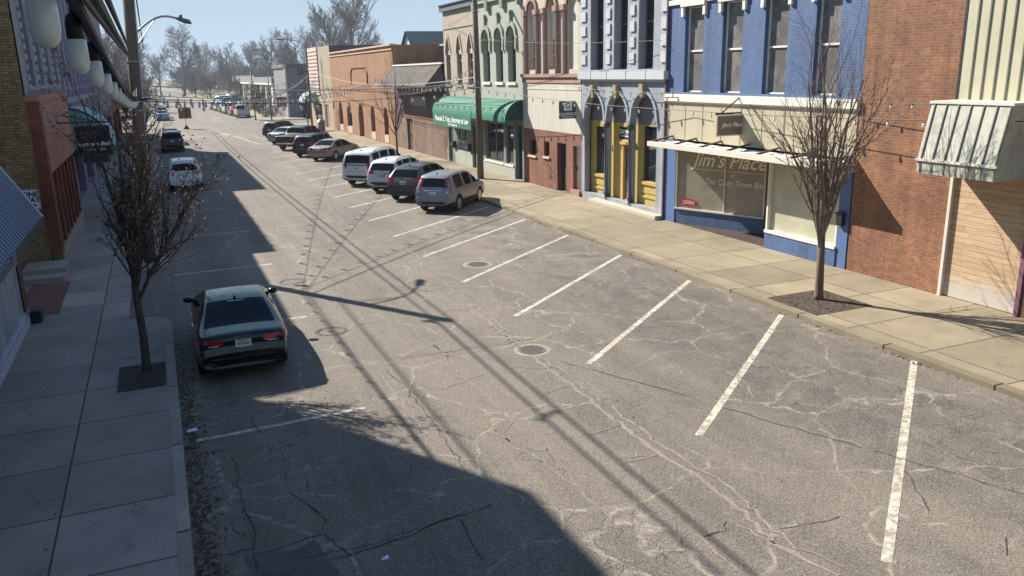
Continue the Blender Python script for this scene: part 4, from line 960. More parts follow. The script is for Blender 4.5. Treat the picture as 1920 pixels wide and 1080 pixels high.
tag(st.build('concrete_step', mat('step_conc', '#8a867f', .9, .12, 5)), 'low concrete steps against the tan side wall by the red paving', 'steps')
# one way sign on the side wall
sg = thing('one_way_sign', 'white one way traffic sign with black arrow on the tan side wall', 'sign', (-3.85, 29.1, 3.1))
c = pY(58, 374, 29.0); M0 = lambda u, v, w: (c.x+u, 29.0+w, c.z+v)
b = MB(); bx(b, M0, -.24, .24, -.31, .31, 0, .012); b.build('plate', mat('sign_white', '#c9ccd2', .5, .04), sg, bevel=.004)
b = MB(); bx(b, M0, -.22, .22, .285, .297, -.004, -.001); bx(b, M0, -.22, .22, -.297, -.285, -.004, -.001); bx(b, M0, -.225, -.213, -.297, .297, -.004, -.001); bx(b, M0, .213, .225, -.297, .297, -.004, -.001)
text(b, M0, 'ONE', 0, .15, .22, -.004, bold=.008, extrude=.001); text(b, M0, 'WAY', 0, -.03, .22, -.004, bold=.008, extrude=.001)
bx(b, M0, -.15, .05, -.215, -.17, -.004, -.001); b.add([M0(.03, -.26, -.004), M0(.17, -.1925, -.004), M0(.03, -.125, -.004)], [(0, 1, 2)]); b.build('lettering', BLK, sg)
b = MB(); b.tube([(c.x, 29.06, c.z-.31), (c.x, 29.06, c.z+.45)], .02, 6); b.box(c.x-.03, c.x+.03, 29.03, YA, c.z-.05, c.z+.05); b.build('bracket', BLK, sg)

# lilac building with teal dome awning
t = thing('lilac_building', 'lilac grey building with tall narrow upper windows beyond the terracotta shopfront', 'building', (LX, 50, 0))
WU = [(42.2+i*2.2, 43.4+i*2.2, 5.6, 8.6, .5, 'round') for i in range(8)]
b = MB(); facade(b, G, 40.7, 60, 0, 10.3, WU+[(42.5, 46.5, .5, 2.8), (48, 53, .5, 2.8), (54.5, 58.5, .5, 2.8)], .3); shell(b, G, 40.7, 60, 0, 10.3, 15); b.build('wall', PURP, t)
for h in WU: window(t, G, h, .28, GLSD, PURP, .08, True, sill=.12)
b = MB()
for i in range(9): bx(b, G, 41.5+i*2.2, 41.85+i*2.2, 5.2, 10.2, -.12, 0)
b.split('pilaster', mat('lilac_trim', '#9a92a6', .8, .1), t)
for a, e in ((42.5, 46.5), (48, 53), (54.5, 58.5)):
    w = MB(); w.quad(G(a, .5, .25), G(e, .5, .25), G(e, 2.8, .25), G(a, 2.8, .25)); w.build('shop_window', GLSD, t)
b = MB(); bx(b, G, 40.7, 60, 4.9, 5.15, -.2, 0); b.build('sill_band', STG, t)
aw = thing('teal_dome_awning', 'faded teal rounded awning behind the hanging black salon sign', 'awning', (-2.6, 42, 3.5))
P = [(-1.75*math.sin(math.pi/2*i/8), 3.0+1.75*math.cos(math.pi/2*i/8)) for i in range(9)]
b = MB(); b.grid([[G(y, z, w-.01) for w, z in P] for y in (40.0, 41.5, 43, 44.6)])
b.add([G(40.0, 3.0, -.01)]+[G(40.0, z, w-.01) for w, z in P], [tuple(range(10))]); b.add([G(44.6, 3.0, -.01)]+[G(44.6, z, w-.01) for w, z in P], [tuple(range(10))])
b.build('fabric', mat('teal_fabric', '#7fa3a8', .7, .25, 1.5, dirt='#b9b3c6'), aw, True)
b = MB(); b.quad(G(40.0, 3.0, -1.77), G(44.6, 3.0, -1.77), G(44.6, 2.7, -1.77), G(40, 2.7, -1.77)); b.quad(G(39.98, 3.0, -1.77), G(39.98, 3.0, -.01), G(39.98, 2.7, -.01), G(39.98, 2.7, -1.77)); b.build('valance', AWND, aw)
b = MB(); b.tube([G(39.98, z, w-.02) for w, z in P], .03, 5); b.build('rib', BLK, aw)
# hanging salon sign
YS = 33.6
sg = thing('hanging_sign', 'black hanging salon sign with white script lettering on an iron rod', 'sign', (-2.3, YS, 3.9))
a = pY(141, 240, YS); e = pY(209, 287, YS); S0 = lambda u, v, w: (u, YS+w, v)
x0, x1, z1, z0 = a.x, e.x, a.z, e.z; mx, mz = (x0+x1)/2, (z0+z1)/2
b = MB(); bx(b, S0, x0, x1, z0, z1, 0, .06); b.build('panel', mat('black_sign', '#0c0f12', .35, .1), sg)
b = MB(); bx(b, S0, x0-.04, x1+.04, z1, z1+.06, -.02, .08); bx(b, S0, x0-.04, x1+.04, z0-.06, z0, -.02, .08); bx(b, S0, x0-.05, x0, z0, z1, -.02, .08); bx(b, S0, x1, x1+.05, z0, z1, -.02, .08); b.build('frame', mat('sign_frame', '#3a3d40', .5, .1), sg)
b = MB(); bx(b, S0, x0+.1, x1-.1, z0-.32, z0-.07, 0, .05); b.build('green_strip', AWND, sg)
b = MB(); text(b, S0, 'Southern Belle', mx, mz-.12, .2, -.012, shear=.4, bold=.004, extrude=.002); text(b, S0, 'SALON & SPA', mx, mz-.32, .12, -.012, extrude=.002)
b.build('lettering', LETW, sg)
b = MB()
for k in range(3): b.tube([(mx+(k-1)*.12+.09*math.cos(q*.7), YS-.012, mz+.25+.1*math.sin(q*.9+k)) for q in range(8)], .012, 4)
b.build('scroll_emblem', mat('grey_scroll', '#5c636b', .5, .1), sg)
r0 = pY(107, 231, YS); r1 = pY(206, 228, YS)
b = MB(); b.tube([(LX-.0, YS+.03, r0.z), (r1.x, YS+.03, r1.z)], .028, 6); b.tube([(LX+.34, YS+.03, r0.z+.0), (LX+.36, YS+.03, r0.z+.26), (LX+.6, YS+.03, r0.z+.25), (x0+.6, YS+.03, r0.z+.02)], .018, 5)
for u in (x0+.1, x1-.1): b.tube([(u, YS+.03, r0.z), (u, YS+.03, z1+.05)], .015, 5)
b.build('iron_rod', BLK, sg)

# taller building further along and the rest of the left row
t = thing('tall_grey_building', 'tall dull grey building at the end of the shaded left row', 'building', (LX, 72, 0))
WU = [(61.5+i*2.5, 62.8+i*2.5, 5.8, 8.8) for i in range(9)]
b = MB(); facade(b, G, 60.06, 85, 0, 12.3, WU+[(62, 70, .5, 2.9), (73, 82, .5, 2.9)], .3); shell(b, G, 60.06, 85, 0, 12.3, 15); b.build('wall', mat('mauve_grey', '#7b747c', .85, .15, 3, streak=.3), t)
for h in WU: window(t, G, h, .28, GLSD, STG, .08, True, sill=.12)
for a, e in ((62, 70), (73, 82)):
    w = MB(); w.quad(G(a, .5, .25), G(e, .5, .25), G(e, 2.9, .25), G(a, 2.9, .25)); w.build('shop_window', GLSD, t)
b = MB(); bx(b, G, 60.06, 85.1, 11.7, 12.35, -.4, 0); b.build('cornice', STG, t)
t = thing('low_red_building', 'low red brick building with pale roof edge past the tall grey one', 'building', (LX, 95, 0))
b = MB(); facade(b, G, 85.05, 104, 0, 5.2, [(87, 91, .6, 2.8), (93, 101, .6, 2.8)], .2); shell(b, G, 85.05, 104, 0, 5.2, 16); b.build('wall', REDB, t)
b = MB(); bx(b, G, 85.05, 104.1, 5.0, 5.3, -.15, .1); b.build('parapet_cap', WHITE, t)
for a, e in ((87, 91), (93, 101)):
    w = MB(); w.quad(G(a, .6, .18), G(e, .6, .18), G(e, 2.8, .18), G(a, 2.8, .18)); w.build('shop_window', GLSD, t)
t = thing('far_left_house', 'brown two storey house half hidden by trees on the far left', 'house', (-9, 150, 0))
b = MB(); b.box(-16, -6, 145, 157, 0, 5); b.add([(-16, 145, 5), (-6, 145, 5), (-11, 145, 8)], [(0, 1, 2)]); b.add([(-16, 157, 5), (-6, 157, 5), (-11, 157, 8)], [(0, 1, 2)]); b.build('wall', mat('brown_siding', '#6d5a50', .85, .15), t)
b = MB(); b.quad((-16.4, 144.6, 4.7), (-16.4, 157.4, 4.7), (-11, 157.4, 8.1), (-11, 144.6, 8.1)); b.quad((-5.6, 144.6, 4.7), (-5.6, 157.4, 4.7), (-11, 157.4, 8.1), (-11, 144.6, 8.1)); b.build('roof', mat('brown_roof', '#54484a', .9, .15), t)
for x in (-14, -9):
    w = MB(); w.box(x, x+1.2, 144.95, 144.99, 1.2, 2.6); w.build('window', GLSD, t)
# ------------------------------------------------------------------ vehicles
TYRE = mat('tyre_rubber', '#1c1c1d', .85, .2, 20); RIM = mat('alloy_rim', '#b4b6ba', .3, .08, metal=.8); RIMD = mat('dark_rim', '#2a2b2e', .5, .1)
CGL = glass('car_glass', '#141a1f', .05); CGL.node_tree.nodes['Principled BSDF'].inputs['Specular IOR Level'].default_value = .28; CGL.node_tree.nodes['Principled BSDF'].inputs['IOR'].default_value = 1.2; CTR = mat('car_black_trim', '#141416', .55, .1)
RED = mat('tail_light_red', '#a81826', .15, .15, 9, coat=.8); CLR = mat('lamp_clear', '#c8c9c9', .12, .1, coat=.8); CHR = mat('chrome', '#c9cbd0', .12, .03, metal=1.0)
PLATE = mat('plate_white', '#cfd4d2', .5, .05); PLTX = mat('plate_ink', '#6d6f45', .6, .2)
def interp(P, x, i, j):
    for a, b in zip(P, P[1:]):
        if min(a[i], b[i]) <= x <= max(a[i], b[i]) and abs(a[i]-b[i]) > 1e-9: return a[j]+(b[j]-a[j])*(x-a[i])/(b[i]-a[i])
    return None
def wheel_meshes(r, w):
    a = MB(); a.lathe([(r*.62, -w/2), (r*.93, -w/2), (r, -w*.36), (r, w*.36), (r*.93, w/2), (r*.62, w/2), (r*.60, w*.3), (.02, w*.3)], 28, axis='y')
    d = MB()
    for s in (1,):
        d.lathe([(r*.66, w*.5), (r*.69, w*.515), (r*.62, w*.5), (r*.60, w*.36)], 28, axis='y')
        d.lathe([(r*.16, w*.32), (r*.17, w*.46), (.01, w*.47)], 12, axis='y')
        for k in range(5):
            t = 2*math.pi*k/5; c, sn = math.cos(t), math.sin(t)
            q = lambda u, v, h: (c*u-sn*v, h, sn*u+c*v)
            d.add([q(r*.1, -r*.10, w*.45), q(r*.1, r*.10, w*.45), q(r*.64, r*.075, w*.49), q(r*.64, -r*.075, w*.49), q(r*.1, -r*.10, w*.3), q(r*.1, r*.10, w*.3), q(r*.64, r*.075, w*.36), q(r*.64, -r*.075, w*.36)], [(0, 1, 2, 3), (0, 4, 7, 3), (1, 2, 6, 5)])
    return a.mesh('wheel', TYRE, True), d.mesh('rim', RIM, False)
_wm = {}
class Car:
    pass
def build_car(sp, label, cat, name, pm, group):
    """sp: L,W,H,wb,wr,prof[(x,z,flag)],belt,win[(x0,x1)],clad"""
    L, W, wb, wr = sp['L'], sp['W'], sp['wb'], sp['wr']; belt = sp['belt']; H = max(p[1] for p in sp['prof'])
    prof = []; cuts = sorted({c for w in sp['win'] for c in w}|{c for c in sp.get('cuts', [])})
    src = sp['prof']
    for (x0, z0, fl), (x1, z1, _) in zip(src, src[1:]):
        ts = {0.0}
        if x1 > x0+.05:
            for c in cuts:
                if x0+.01 < c < x1-.01: ts.add((c-x0)/(x1-x0))
            n = max(1, int((x1-x0)/.32))
            for k in range(1, n):
                t = k/n
                if all(abs(t-q)*(x1-x0) > .09 for q in ts): ts.add(t)
        for t in sorted(ts): prof.append((x0+(x1-x0)*t, z0+(z1-z0)*t, fl))
    prof.append(src[-1])
    xr, xf = -L/2, L/2
    def plan(x):
        e = max(0, (abs(x)-(L/2-.75))/.75); return 1-.13*e**2.2
    tum = sp.get('tum', .25)
    def tw(z): return (.965-tum*max(0, (z-belt)/(H-belt))**.9) if z > belt else .965
    def zb(x):
        e = max(0, (abs(x)-(L/2-.5))/.5); return sp.get('clear', .2)+.14*e
    ring = []
    for (x, zt, fl) in prof:
        w = W/2*plan(x); b0 = zb(x); zt = max(zt, b0+.16)
        zs = min(zt-.03, belt); t9 = zt-.055 if zt > belt+.15 else zt-.022
        lv = [(.0, b0), (.86, b0), (.965, b0+.07), (1.0, min(.46, zt-.09)), (1.0, min(.66, zt-.07)), (.99, min(belt-.05, zt-.05)), (.965, zs)]
        for k in (1, 2, 3):
            z = zs+(t9-zs)*k/3; lv.append((tw(z), z))
        lv += [(tw(zt)*.93, zt-.012), (tw(zt)*.5, zt+.008), (0, zt+.014)]
        ring.append([(x, w*f, z) for f, z in lv]+[(x, -w*f, z) for f, z in lv[-2:0:-1]])
    n = 24; V = [p for r in ring for p in r]; F = []; MI = []
    for i in range(len(ring)-1):
        xm = (prof[i][0]+prof[i+1][0])/2; fl = prof[i][2]
        for k in range(n):
            k2 = (k+1) % n; j = min(k, n-1-k); F.append((i*n+k, (i+1)*n+k, (i+1)*n+k2, i*n+k2))
            m = 0
            if j <= 1: m = 5
            elif j == 2 and sp.get('clad'): m = 5
            elif 6 <= j <= 8 and any(a-.001 <= xm <= b+.001 for a, b in sp['win']) and min(prof[i][1], prof[i+1][1]) > belt+.10: m = 3 if k < 12 else 4
            elif j >= 10 and fl == 'ws': m = 1
            elif j >= (10 if not sp.get('wide_rg') else 9) and fl == 'rg': m = 2
            elif j >= 9 and fl == 'bed': m = 5
            elif fl == 'trim' and j >= 9: m = 5
            MI.append(m)
    F.append(tuple(range(n))); MI.append(0); F.append(tuple((len(ring)-1)*n+k for k in range(n-1, -1, -1))); MI.append(0)
    me = bpy.data.meshes.new('b'); me.from_pydata(V, [], F)
    mats = [pm, CGL, CGL, CGL, CGL, CTR]
    for m in mats: me.materials.append(m)
    me.polygons.foreach_set('material_index', MI)
    bm = bmesh.new(); bm.from_mesh(me); bmesh.ops.recalc_face_normals(bm, faces=bm.faces); bm.to_mesh(me); bm.free()
    o = bpy.data.objects.new('b', me); COL.objects.link(o)
    m = o.modifiers.new('s', 'SUBSURF'); m.levels = 1; m.render_levels = 1
    cut = MB(); rr = wr+.065
    ca = sp.get('axle', 0.0)
    for sx in (-1, 1):
        for sy in (-1, 1):
            yc = sy*(W/2-.05); cut.lathe([(rr, -.24), (rr, .24)], 22, (ca+sx*wb/2, yc, wr+.01), 'y')
    cm = cut.mesh('c', CTR)
    for m in mats[1:]: pass
    cm.materials.clear()
    for m in mats: cm.materials.append(m)
    cm.polygons.foreach_set('material_index', [5]*len(cm.polygons))
    bm = bmesh.new(); bm.from_mesh(cm); bmesh.ops.recalc_face_normals(bm, faces=bm.faces); bm.to_mesh(cm); bm.free()
    co = bpy.data.objects.new('c', cm); COL.objects.link(co)
    m = o.modifiers.new('b', 'BOOLEAN'); m.operation = 'DIFFERENCE'; m.object = co; m.solver = 'EXACT'
    ev = o.evaluated_get(bpy.context.evaluated_depsgraph_get()); em = bpy.data.meshes.new_from_object(ev)
    root = thing(name, label, cat, (0, 0, 0), group)
    vs_ = [v.co.copy() for v in em.vertices]
    for nm, ids, ml in (('body', (0, 5), [pm, CTR]), ('windshield', (1,), CGL), ('rear_window', (2,), CGL), ('side_window', (3,), CGL), ('side_window', (4,), CGL)):
        b = MB(); ix = {}
        for p in em.polygons:
            if p.material_index in ids:
                for i in p.vertices:
                    if i not in ix: ix[i] = len(b.v); b.v.append(tuple(vs_[i]))
                b.f.append(tuple(ix[i] for i in p.vertices)); b.mi.append(0 if p.material_index == 0 else 1 if nm == 'body' else 0)
        if not b.f: continue
        if nm == 'side_window': obs = b.split(nm, ml, root, True)
        else: obs = [b.build(nm, ml, root, True)]
        if nm == 'body': body = obs[0]
    bpy.data.objects.remove(o); bpy.data.objects.remove(co); bpy.data.meshes.remove(em)
    # wheels
    key = (wr, sp.get('tw', .22))
    if key not in _wm: _wm[key] = wheel_meshes(*key)
    for sx in (-1, 1):
        for sy in (-1, 1):
            wo = bpy.data.objects.new('wheel', _wm[key][0]); COL.objects.link(wo); wo.parent = root; wo.location = (ca+sx*wb/2, sy*(W/2-key[1]/2-.015), wr)
            if sy < 0: wo.rotation_euler = (0, 0, math.pi)
            ro = bpy.data.objects.new('rim', _wm[key][1]); COL.objects.link(ro); ro.parent = wo
    # tail surface helpers
    tail = [(p[0], p[1]) for p in src if p[2] in ('tail', 'rg', 'bump') or p[0] < xr+.5]
    def tx(z):
        r = interp(tail, z, 1, 0); return r if r is not None else (tail[0][0] if z < tail[0][1] else tail[-1][0])
    def hw(x, z): return W/2*plan(x)*(tw(z) if z > belt else 1.0)
    def rear(nm, z0, z1, v0, v1, m, off=.012, parent=body, nu=6, nz=4, bulge=0.0):
        b = MB(); rows = []
        for a in range(nz+1):
            z = z0+(z1-z0)*a/nz; x = tx(z); row = []
            for c in range(nu+1):
                v = v0+(v1-v0)*c/nu; y = hw(x, z)*.94*v
                row.append((x-off-bulge*(1-abs(2*c/nu-1)**3)*(1-abs(2*a/nz-1)**3)-.0*v*v+.05*abs(v)**6, y, z))
            rows.append(row)
        b.grid(rows)
        # thin edge so that it is not a bare sheet
        back = [[(p[0]+.03, p[1], p[2]) for p in r] for r in rows]
        for r, k in ((rows[0], back[0]), (rows[-1], back[-1])): b.grid([r, k])
        b.grid([[r[0] for r in rows], [r[0] for r in back]]); b.grid([[r[-1] for r in rows], [r[-1] for r in back]])
        return b.build(nm, m, parent, True)
    def light(side, z0, z1, v0, along, m=RED, nm='tail_light', zt0=None, zt1=None):
        # wraps round the rear corner; tapers to zt0..zt1 at its inner and forward ends
        b = MB(); rows = []; N = 12; zt0 = z0 if zt0 is None else zt0; zt1 = z1 if zt1 is None else zt1
        for a in range(5):
            row = []
            for c in range(N+1):
                q = c/N
                if q < .55: s = q/.55; k = min(1, .35+s*1.2)
                else: s = (q-.55)/.45; k = 1-.35*s
                lo = zt0+(z0-zt0)*k; hi = zt1+(z1-zt1)*k; z = lo+(hi-lo)*a/4; x = tx(z)
                if q < .55: v = v0+(1-v0)*s; y = hw(x, z)*(.93*v if v < .9 else .93*v+.04*(v-.9)/.1); xx = x-.016+.05*v**6
                else: xx = x+.045+s*along; y = hw(xx, z)*(1.0 if z <= belt else 1.0)+.012
                row.append((xx, side*y, z))
            rows.append(row)
        b.grid(rows); return b.build(nm, m, body, True)
    def side(nm, x0, x1, z0, z1, sgn, m, off=.012, th=.02):
        b = MB(); rows = [[(x0+(x1-x0)*i/4, sgn*(hw(x0+(x1-x0)*i/4, z)+off), z) for i in range(5)] for z in (z0, (z0+z1)/2, z1)]
        b.grid(rows); b.grid([rows[-1], [(p[0], p[1]-sgn*th, p[2]) for p in rows[-1]]]); b.grid([rows[0], [(p[0], p[1]-sgn*th, p[2]) for p in rows[0]]])
        return b.build(nm, m, body, True)
    C = Car(); C.root, C.body, C.rear, C.light, C.side, C.tx, C.hw, C.sp, C.belt, C.H = root, body, rear, light, side, tx, hw, sp, belt, H
    C.prof = prof
    for sgn in (-1, 1):
        # mirrors, handles
        mx = sp['win'][-1][1]-.12
        b = MB(); z = belt+.10; y = hw(mx, z)+.02
        b.ball((mx, sgn*(y+.11), z), 1, 10, 6, (.09, .115, .075)); b.tube([(mx, sgn*(y-.05), z-.04), (mx, sgn*(y+.06), z-.02)], .03, 5); b.build('mirror', sp.get('mir', pm), root, True)
        for hx in sp.get('handles', (-.35, .65)): side('door_handle', hx-.09, hx+.09, belt-.13, belt-.095, sgn, sp.get('hm', pm), .012, .03)
        # door seams
        for hx in sp.get('seams', ()): side('door_seam', hx-.006, hx+.006, .38, belt-.01, sgn, CTR, -.004, .0)
        side('sill_trim', -wb/2+wr+.12, wb/2-wr-.12, zb(0)+.06, zb(0)+.15, sgn, CTR, .006)
    # headlights
    for sgn in (-1, 1):
        b = MB(); z1 = src[-3][1]-.0; x1 = src[-3][0]
        b.ball((xf-.22, sgn*(W/2-.30), .70 if sp['W'] < 1.95 else .85), 1, 10, 6, (.16, .19, .08)); b.build('headlight', CLR, root, True)
    # licence plate
    pz = sp.get('plate', .78); b = MB(); px_ = tx(pz)-.03
    b.box(px_-.012, px_+.03, -.155, .155, pz-.078, pz+.078); pl = b.build('licence_plate', PLATE, body, bevel=.008)
    b = MB()
    for k in range(7): b.box(px_-.016, px_-.013, -.125+k*.037, -.100+k*.037, pz-.035, pz+.03)
    b.box(px_-.016, px_-.013, -.08, .08, pz+.045, pz+.058)
    b.build('plate_marks', PLTX, pl)
    return C
def place(C, x, y, heading):
    C.root.location = (x, y, RZ); C.root.rotation_euler = (0, 0, R(90-heading))
def place_rl(C, x, y, heading):
    # put the rear-left tyre contact at (x, y); heading is measured from the street axis toward the right
    a = R(90-heading); lx, ly = -C.sp['wb']/2+C.sp.get('axle', 0), C.sp['W']/2-.12
    place(C, x-(lx*math.cos(a)-ly*math.sin(a)), y-(lx*math.sin(a)+ly*math.cos(a)), heading)
def rails(C, x0, x1, m=CTR, zoff=.03):
    for s in (-1, 1):
        pts = []
        for i in range(9):
            x = x0+(x1-x0)*i/8; z = interp([(p[0], p[1]) for p in C.prof], x, 0, 1) or C.H
            pts.append((x, s*C.hw(x, z)*.88, z+(zoff if 0 < i < 8 else -.02)))
        b = MB(); b.tube(pts, .02, 6); b.build('roof_rail', m, C.root, True)
def fin(C, x):
    z = interp([(p[0], p[1]) for p in C.prof], x, 0, 1); b = MB(); b.add([(x-.11, 0, z+.07), (x+.09, .025, z), (x+.09, -.025, z), (x-.1, .03, z), (x-.1, -.03, z)], [(0, 1, 2), (0, 1, 3), (0, 2, 4), (0, 3, 4)]); b.build('antenna_fin', CTR, C.body)
def wiper(C, z, v0=-.1, v1=.5):
    b = MB(); x = C.tx(z)-.02; b.tube([(x, C.hw(x, z)*v0, z), (x+.01, C.hw(x, z)*v1, z+.05)], .014, 5); b.build('rear_wiper', CTR, C.body)

CRV = dict(L=4.52, W=1.82, H=1.68, wb=2.62, wr=.345, belt=1.02, clear=.2, clad=True, wide_rg=False,
  prof=[(-2.24, .42, 'bump'), (-2.29, .56, 'bump'), (-2.25, .70, 'tail'), (-2.20, .74, 'tail'), (-2.15, 1.00, 'tail'), (-2.12, 1.06, 'rg'), (-1.88, 1.57, 'roof'), (-1.75, 1.65, 'roof'), (-1.0, 1.69, 'roof'), (-.2, 1.69, 'roof'), (.42, 1.61, 'ws'), (1.22, 1.10, 'hood'), (1.45, 1.03, 'hood'), (1.9, .93, 'hood'), (2.15, .82, 'nose'), (2.25, .65, 'nose'), (2.26, .45, 'nose')],
  win=[(-1.55, -.62), (-.52, .42), (.48, 1.0)], handles=(-.75, .3), seams=(-.57, .47, -1.3), plate=.86)
SEDAN = dict(L=4.82, W=1.82, H=1.47, wb=2.78, wr=.33, belt=.95, clear=.17,
  prof=[(-2.36, .42, 'bump'), (-2.41, .55, 'bump'), (-2.38, .70, 'tail'), (-2.34, .80, 'tail'), (-2.28, 1.00, 'deck'), (-2.05, 1.05, 'deck'), (-1.72, 1.07, 'rg'), (-.98, 1.40, 'roof'), (-.6, 1.455, 'roof'), (0, 1.47, 'roof'), (.38, 1.43, 'ws'), (1.22, 1.02, 'hood'), (1.5, .97, 'hood'), (2.0, .88, 'hood'), (2.28, .75, 'nose'), (2.4, .58, 'nose'), (2.41, .42, 'nose')],
  win=[(-1.15, -.28), (-.2, .98)], handles=(-.55, .45), seams=(-.24, .95), plate=.86, tum=.27)
AUDI = dict(L=4.63, W=1.84, H=1.39, wb=2.75, wr=.335, belt=.92, clear=.15, tum=.27,
  prof=[(-2.24, .38, 'bump'), (-2.31, .52, 'bump'), (-2.29, .66, 'tail'), (-2.24, .74, 'tail'), (-2.27, .97, 'deck'), (-2.10, .995, 'deck'), (-1.72, 1.02, 'rg'), (-.74, 1.335, 'roof'), (-.4, 1.375, 'roof'), (.1, 1.385, 'roof'), (.42, 1.345, 'ws'), (1.25, .98, 'hood'), (1.5, .94, 'hood'), (2.0, .85, 'hood'), (2.2, .72, 'nose'), (2.3, .55, 'nose'), (2.31, .4, 'nose')],
  win=[(-1.25, -.30), (-.22, 1.0)], handles=(-.55, .4), seams=(-.26, .98), plate=.80)
MURANO = dict(L=4.8, W=1.88, H=1.70, wb=2.82, wr=.36, belt=1.08, clear=.2, tum=.30,
  prof=[(-2.33, .45, 'bump'), (-2.39, .60, 'bump'), (-2.35, .78, 'tail'), (-2.28, .90, 'tail'), (-2.2, 1.12, 'rg'), (-1.72, 1.56, 'roof'), (-1.5, 1.64, 'roof'), (-.8, 1.70, 'roof'), (-.1, 1.70, 'roof'), (.42, 1.62, 'ws'), (1.3, 1.14, 'hood'), (1.6, 1.08, 'hood'), (2.1, .95, 'hood'), (2.3, .82, 'nose'), (2.4, .6, 'nose'), (2.4, .45, 'nose')],
  win=[(-1.35, -.62), (-.52, .42), (.48, 1.05)], handles=(-.65, .4), seams=(-.57, .47), plate=.92, mir=None)
EQX = dict(L=4.70, W=1.86, H=1.70, wb=2.74, wr=.36, belt=1.06, clear=.2, clad=True, tum=.25,
  prof=[(-2.28, .45, 'bump'), (-2.35, .58, 'bump'), (-2.31, .76, 'tail'), (-2.26, .84, 'tail'), (-2.2, 1.12, 'rg'), (-1.92, 1.58, 'roof'), (-1.72, 1.67, 'roof'), (-1, 1.71, 'roof'), (-.1, 1.70, 'roof'), (.42, 1.62, 'ws'), (1.28, 1.12, 'hood'), (1.6, 1.07, 'hood'), (2.05, .96, 'hood'), (2.25, .84, 'nose'), (2.35, .62, 'nose'), (2.35, .45, 'nose')],
  win=[(-1.85, -1.25), (-1.15, -.3), (-.2, .45), (.5, 1.05)], handles=(-.75, .3), seams=(-.25, .48), plate=.95)
EXPED = dict(L=5.33, W=2.03, H=1.95, wb=3.11, wr=.40, belt=1.22, clear=.25, clad=True, tum=.17,
  prof=[(-2.58, .5, 'bump'), (-2.66, .64, 'bump'), (-2.63, .82, 'tail'), (-2.58, .88, 'tail'), (-2.55, 1.26, 'rg'), (-2.36, 1.80, 'roof'), (-2.2, 1.90, 'roof'), (-1.3, 1.95, 'roof'), (0, 1.94, 'roof'), (.55, 1.85, 'ws'), (1.35, 1.30, 'hood'), (1.7, 1.25, 'hood'), (2.3, 1.15, 'hood'), (2.55, 1.0, 'nose'), (2.66, .7, 'nose'), (2.66, .5, 'nose')],
  win=[(-2.3, -1.55), (-1.4, -.45), (-.33, .5), (.56, 1.15)], handles=(-1.0, .1), seams=(-.39, .55), plate=1.02)
PICK = dict(L=5.8, W=2.03, H=1.92, wb=3.65, wr=.41, belt=1.18, clear=.3, clad=True, tum=.17,
  prof=[(-2.85, .55, 'bump'), (-2.90, .68, 'bump'), (-2.86, .74, 'tail'), (-2.85, 1.22, 'bed'), (-2.75, 1.22, 'bed'), (-1.15, 1.24, 'rg'), (-1.0, 1.82, 'roof'), (-.8, 1.90, 'roof'), (-.2, 1.93, 'roof'), (.5, 1.90, 'roof'), (.75, 1.83, 'ws'), (1.5, 1.28, 'hood'), (1.8, 1.24, 'hood'), (2.5, 1.15, 'hood'), (2.8, 1.0, 'nose'), (2.9, .7, 'nose'), (2.9, .5, 'nose')],
  win=[(-.92, -.1), (0, .7), (.76, 1.3)], handles=(-.55, .45), seams=(-.05, -1.08, .74), plate=.64)
for s_ in (MURANO,): s_.pop('mir')

GRP = 'cars parked at an angle along the right kerb'
SILV = paint('silver_paint', '#7b8287'); DKG = paint('charcoal_paint', '#2b2e33'); WHP = paint('white_paint', '#cdd0d2', .05, .35); BEI = paint('champagne_paint', '#8f8880'); NAVY = paint('navy_paint', '#1b2129'); BLKP = paint('black_paint', '#06070a', .3, .16, .02)
GRYP = paint('grey_paint', '#3a3d40')
# silver small suv (nearest)
c = build_car(CRV, 'silver compact suv with tall tail lights, nearest in the angled row', 'car', 'parked_car', SILV, GRP)
for s in (-1, 1):
    c.light(s, .86, 1.54, .80, .05); c.rear('lamp_lens', .90, .98, s*.82, s*.98, CLR, .03)
c.rear('trim_bar', .98, 1.02, -.55, .55, CHR, .02); c.rear('bumper_strip', .40, .52, -.92, .92, CTR, .012); c.rear('bumper_face', .56, .70, -.96, .96, SILV, .03)
fin(c, -1.55); wiper(c, 1.09); c.rear('hatch_seam', .73, .745, -.8, .8, CTR, .014)
place_rl(c, 10.72, 35.04, 41.5); c1 = c
# charcoal crossover
c = build_car(MURANO, 'dark charcoal crossover with boomerang tail lights beside the silver suv', 'car', 'parked_car', DKG, GRP)
for s in (-1, 1): c.light(s, .95, 1.16, .62, .30, zt0=.98, zt1=1.1)
c.rear('trim_bar', .74, .77, -.5, .5, CHR, .02); c.rear('bumper_strip', .42, .54, -.9, .9, CTR, .012); fin(c, -1.35); wiper(c, 1.14)
place_rl(c, 10.44, 38.88, 41.5)
# white midsize suv
c = build_car(EQX, 'white midsize suv with dark plate between the charcoal crossover and the large suv', 'car', 'parked_car', WHP, GRP)
for s in (-1, 1): c.light(s, .98, 1.16, .58, .22, zt0=1.02, zt1=1.13)
c.rear('trim_bar', 1.03, 1.06, -.5, .5, CHR, .02); c.rear('bumper_strip', .40, .58, -.93, .93, CTR, .012); c.rear('plate_recess', .84, 1.0, -.24, .24, CTR, .016); rails(c, -1.6, .2); fin(c, -1.55); wiper(c, 1.15)
place_rl(c, 10.30, 42.35, 41)
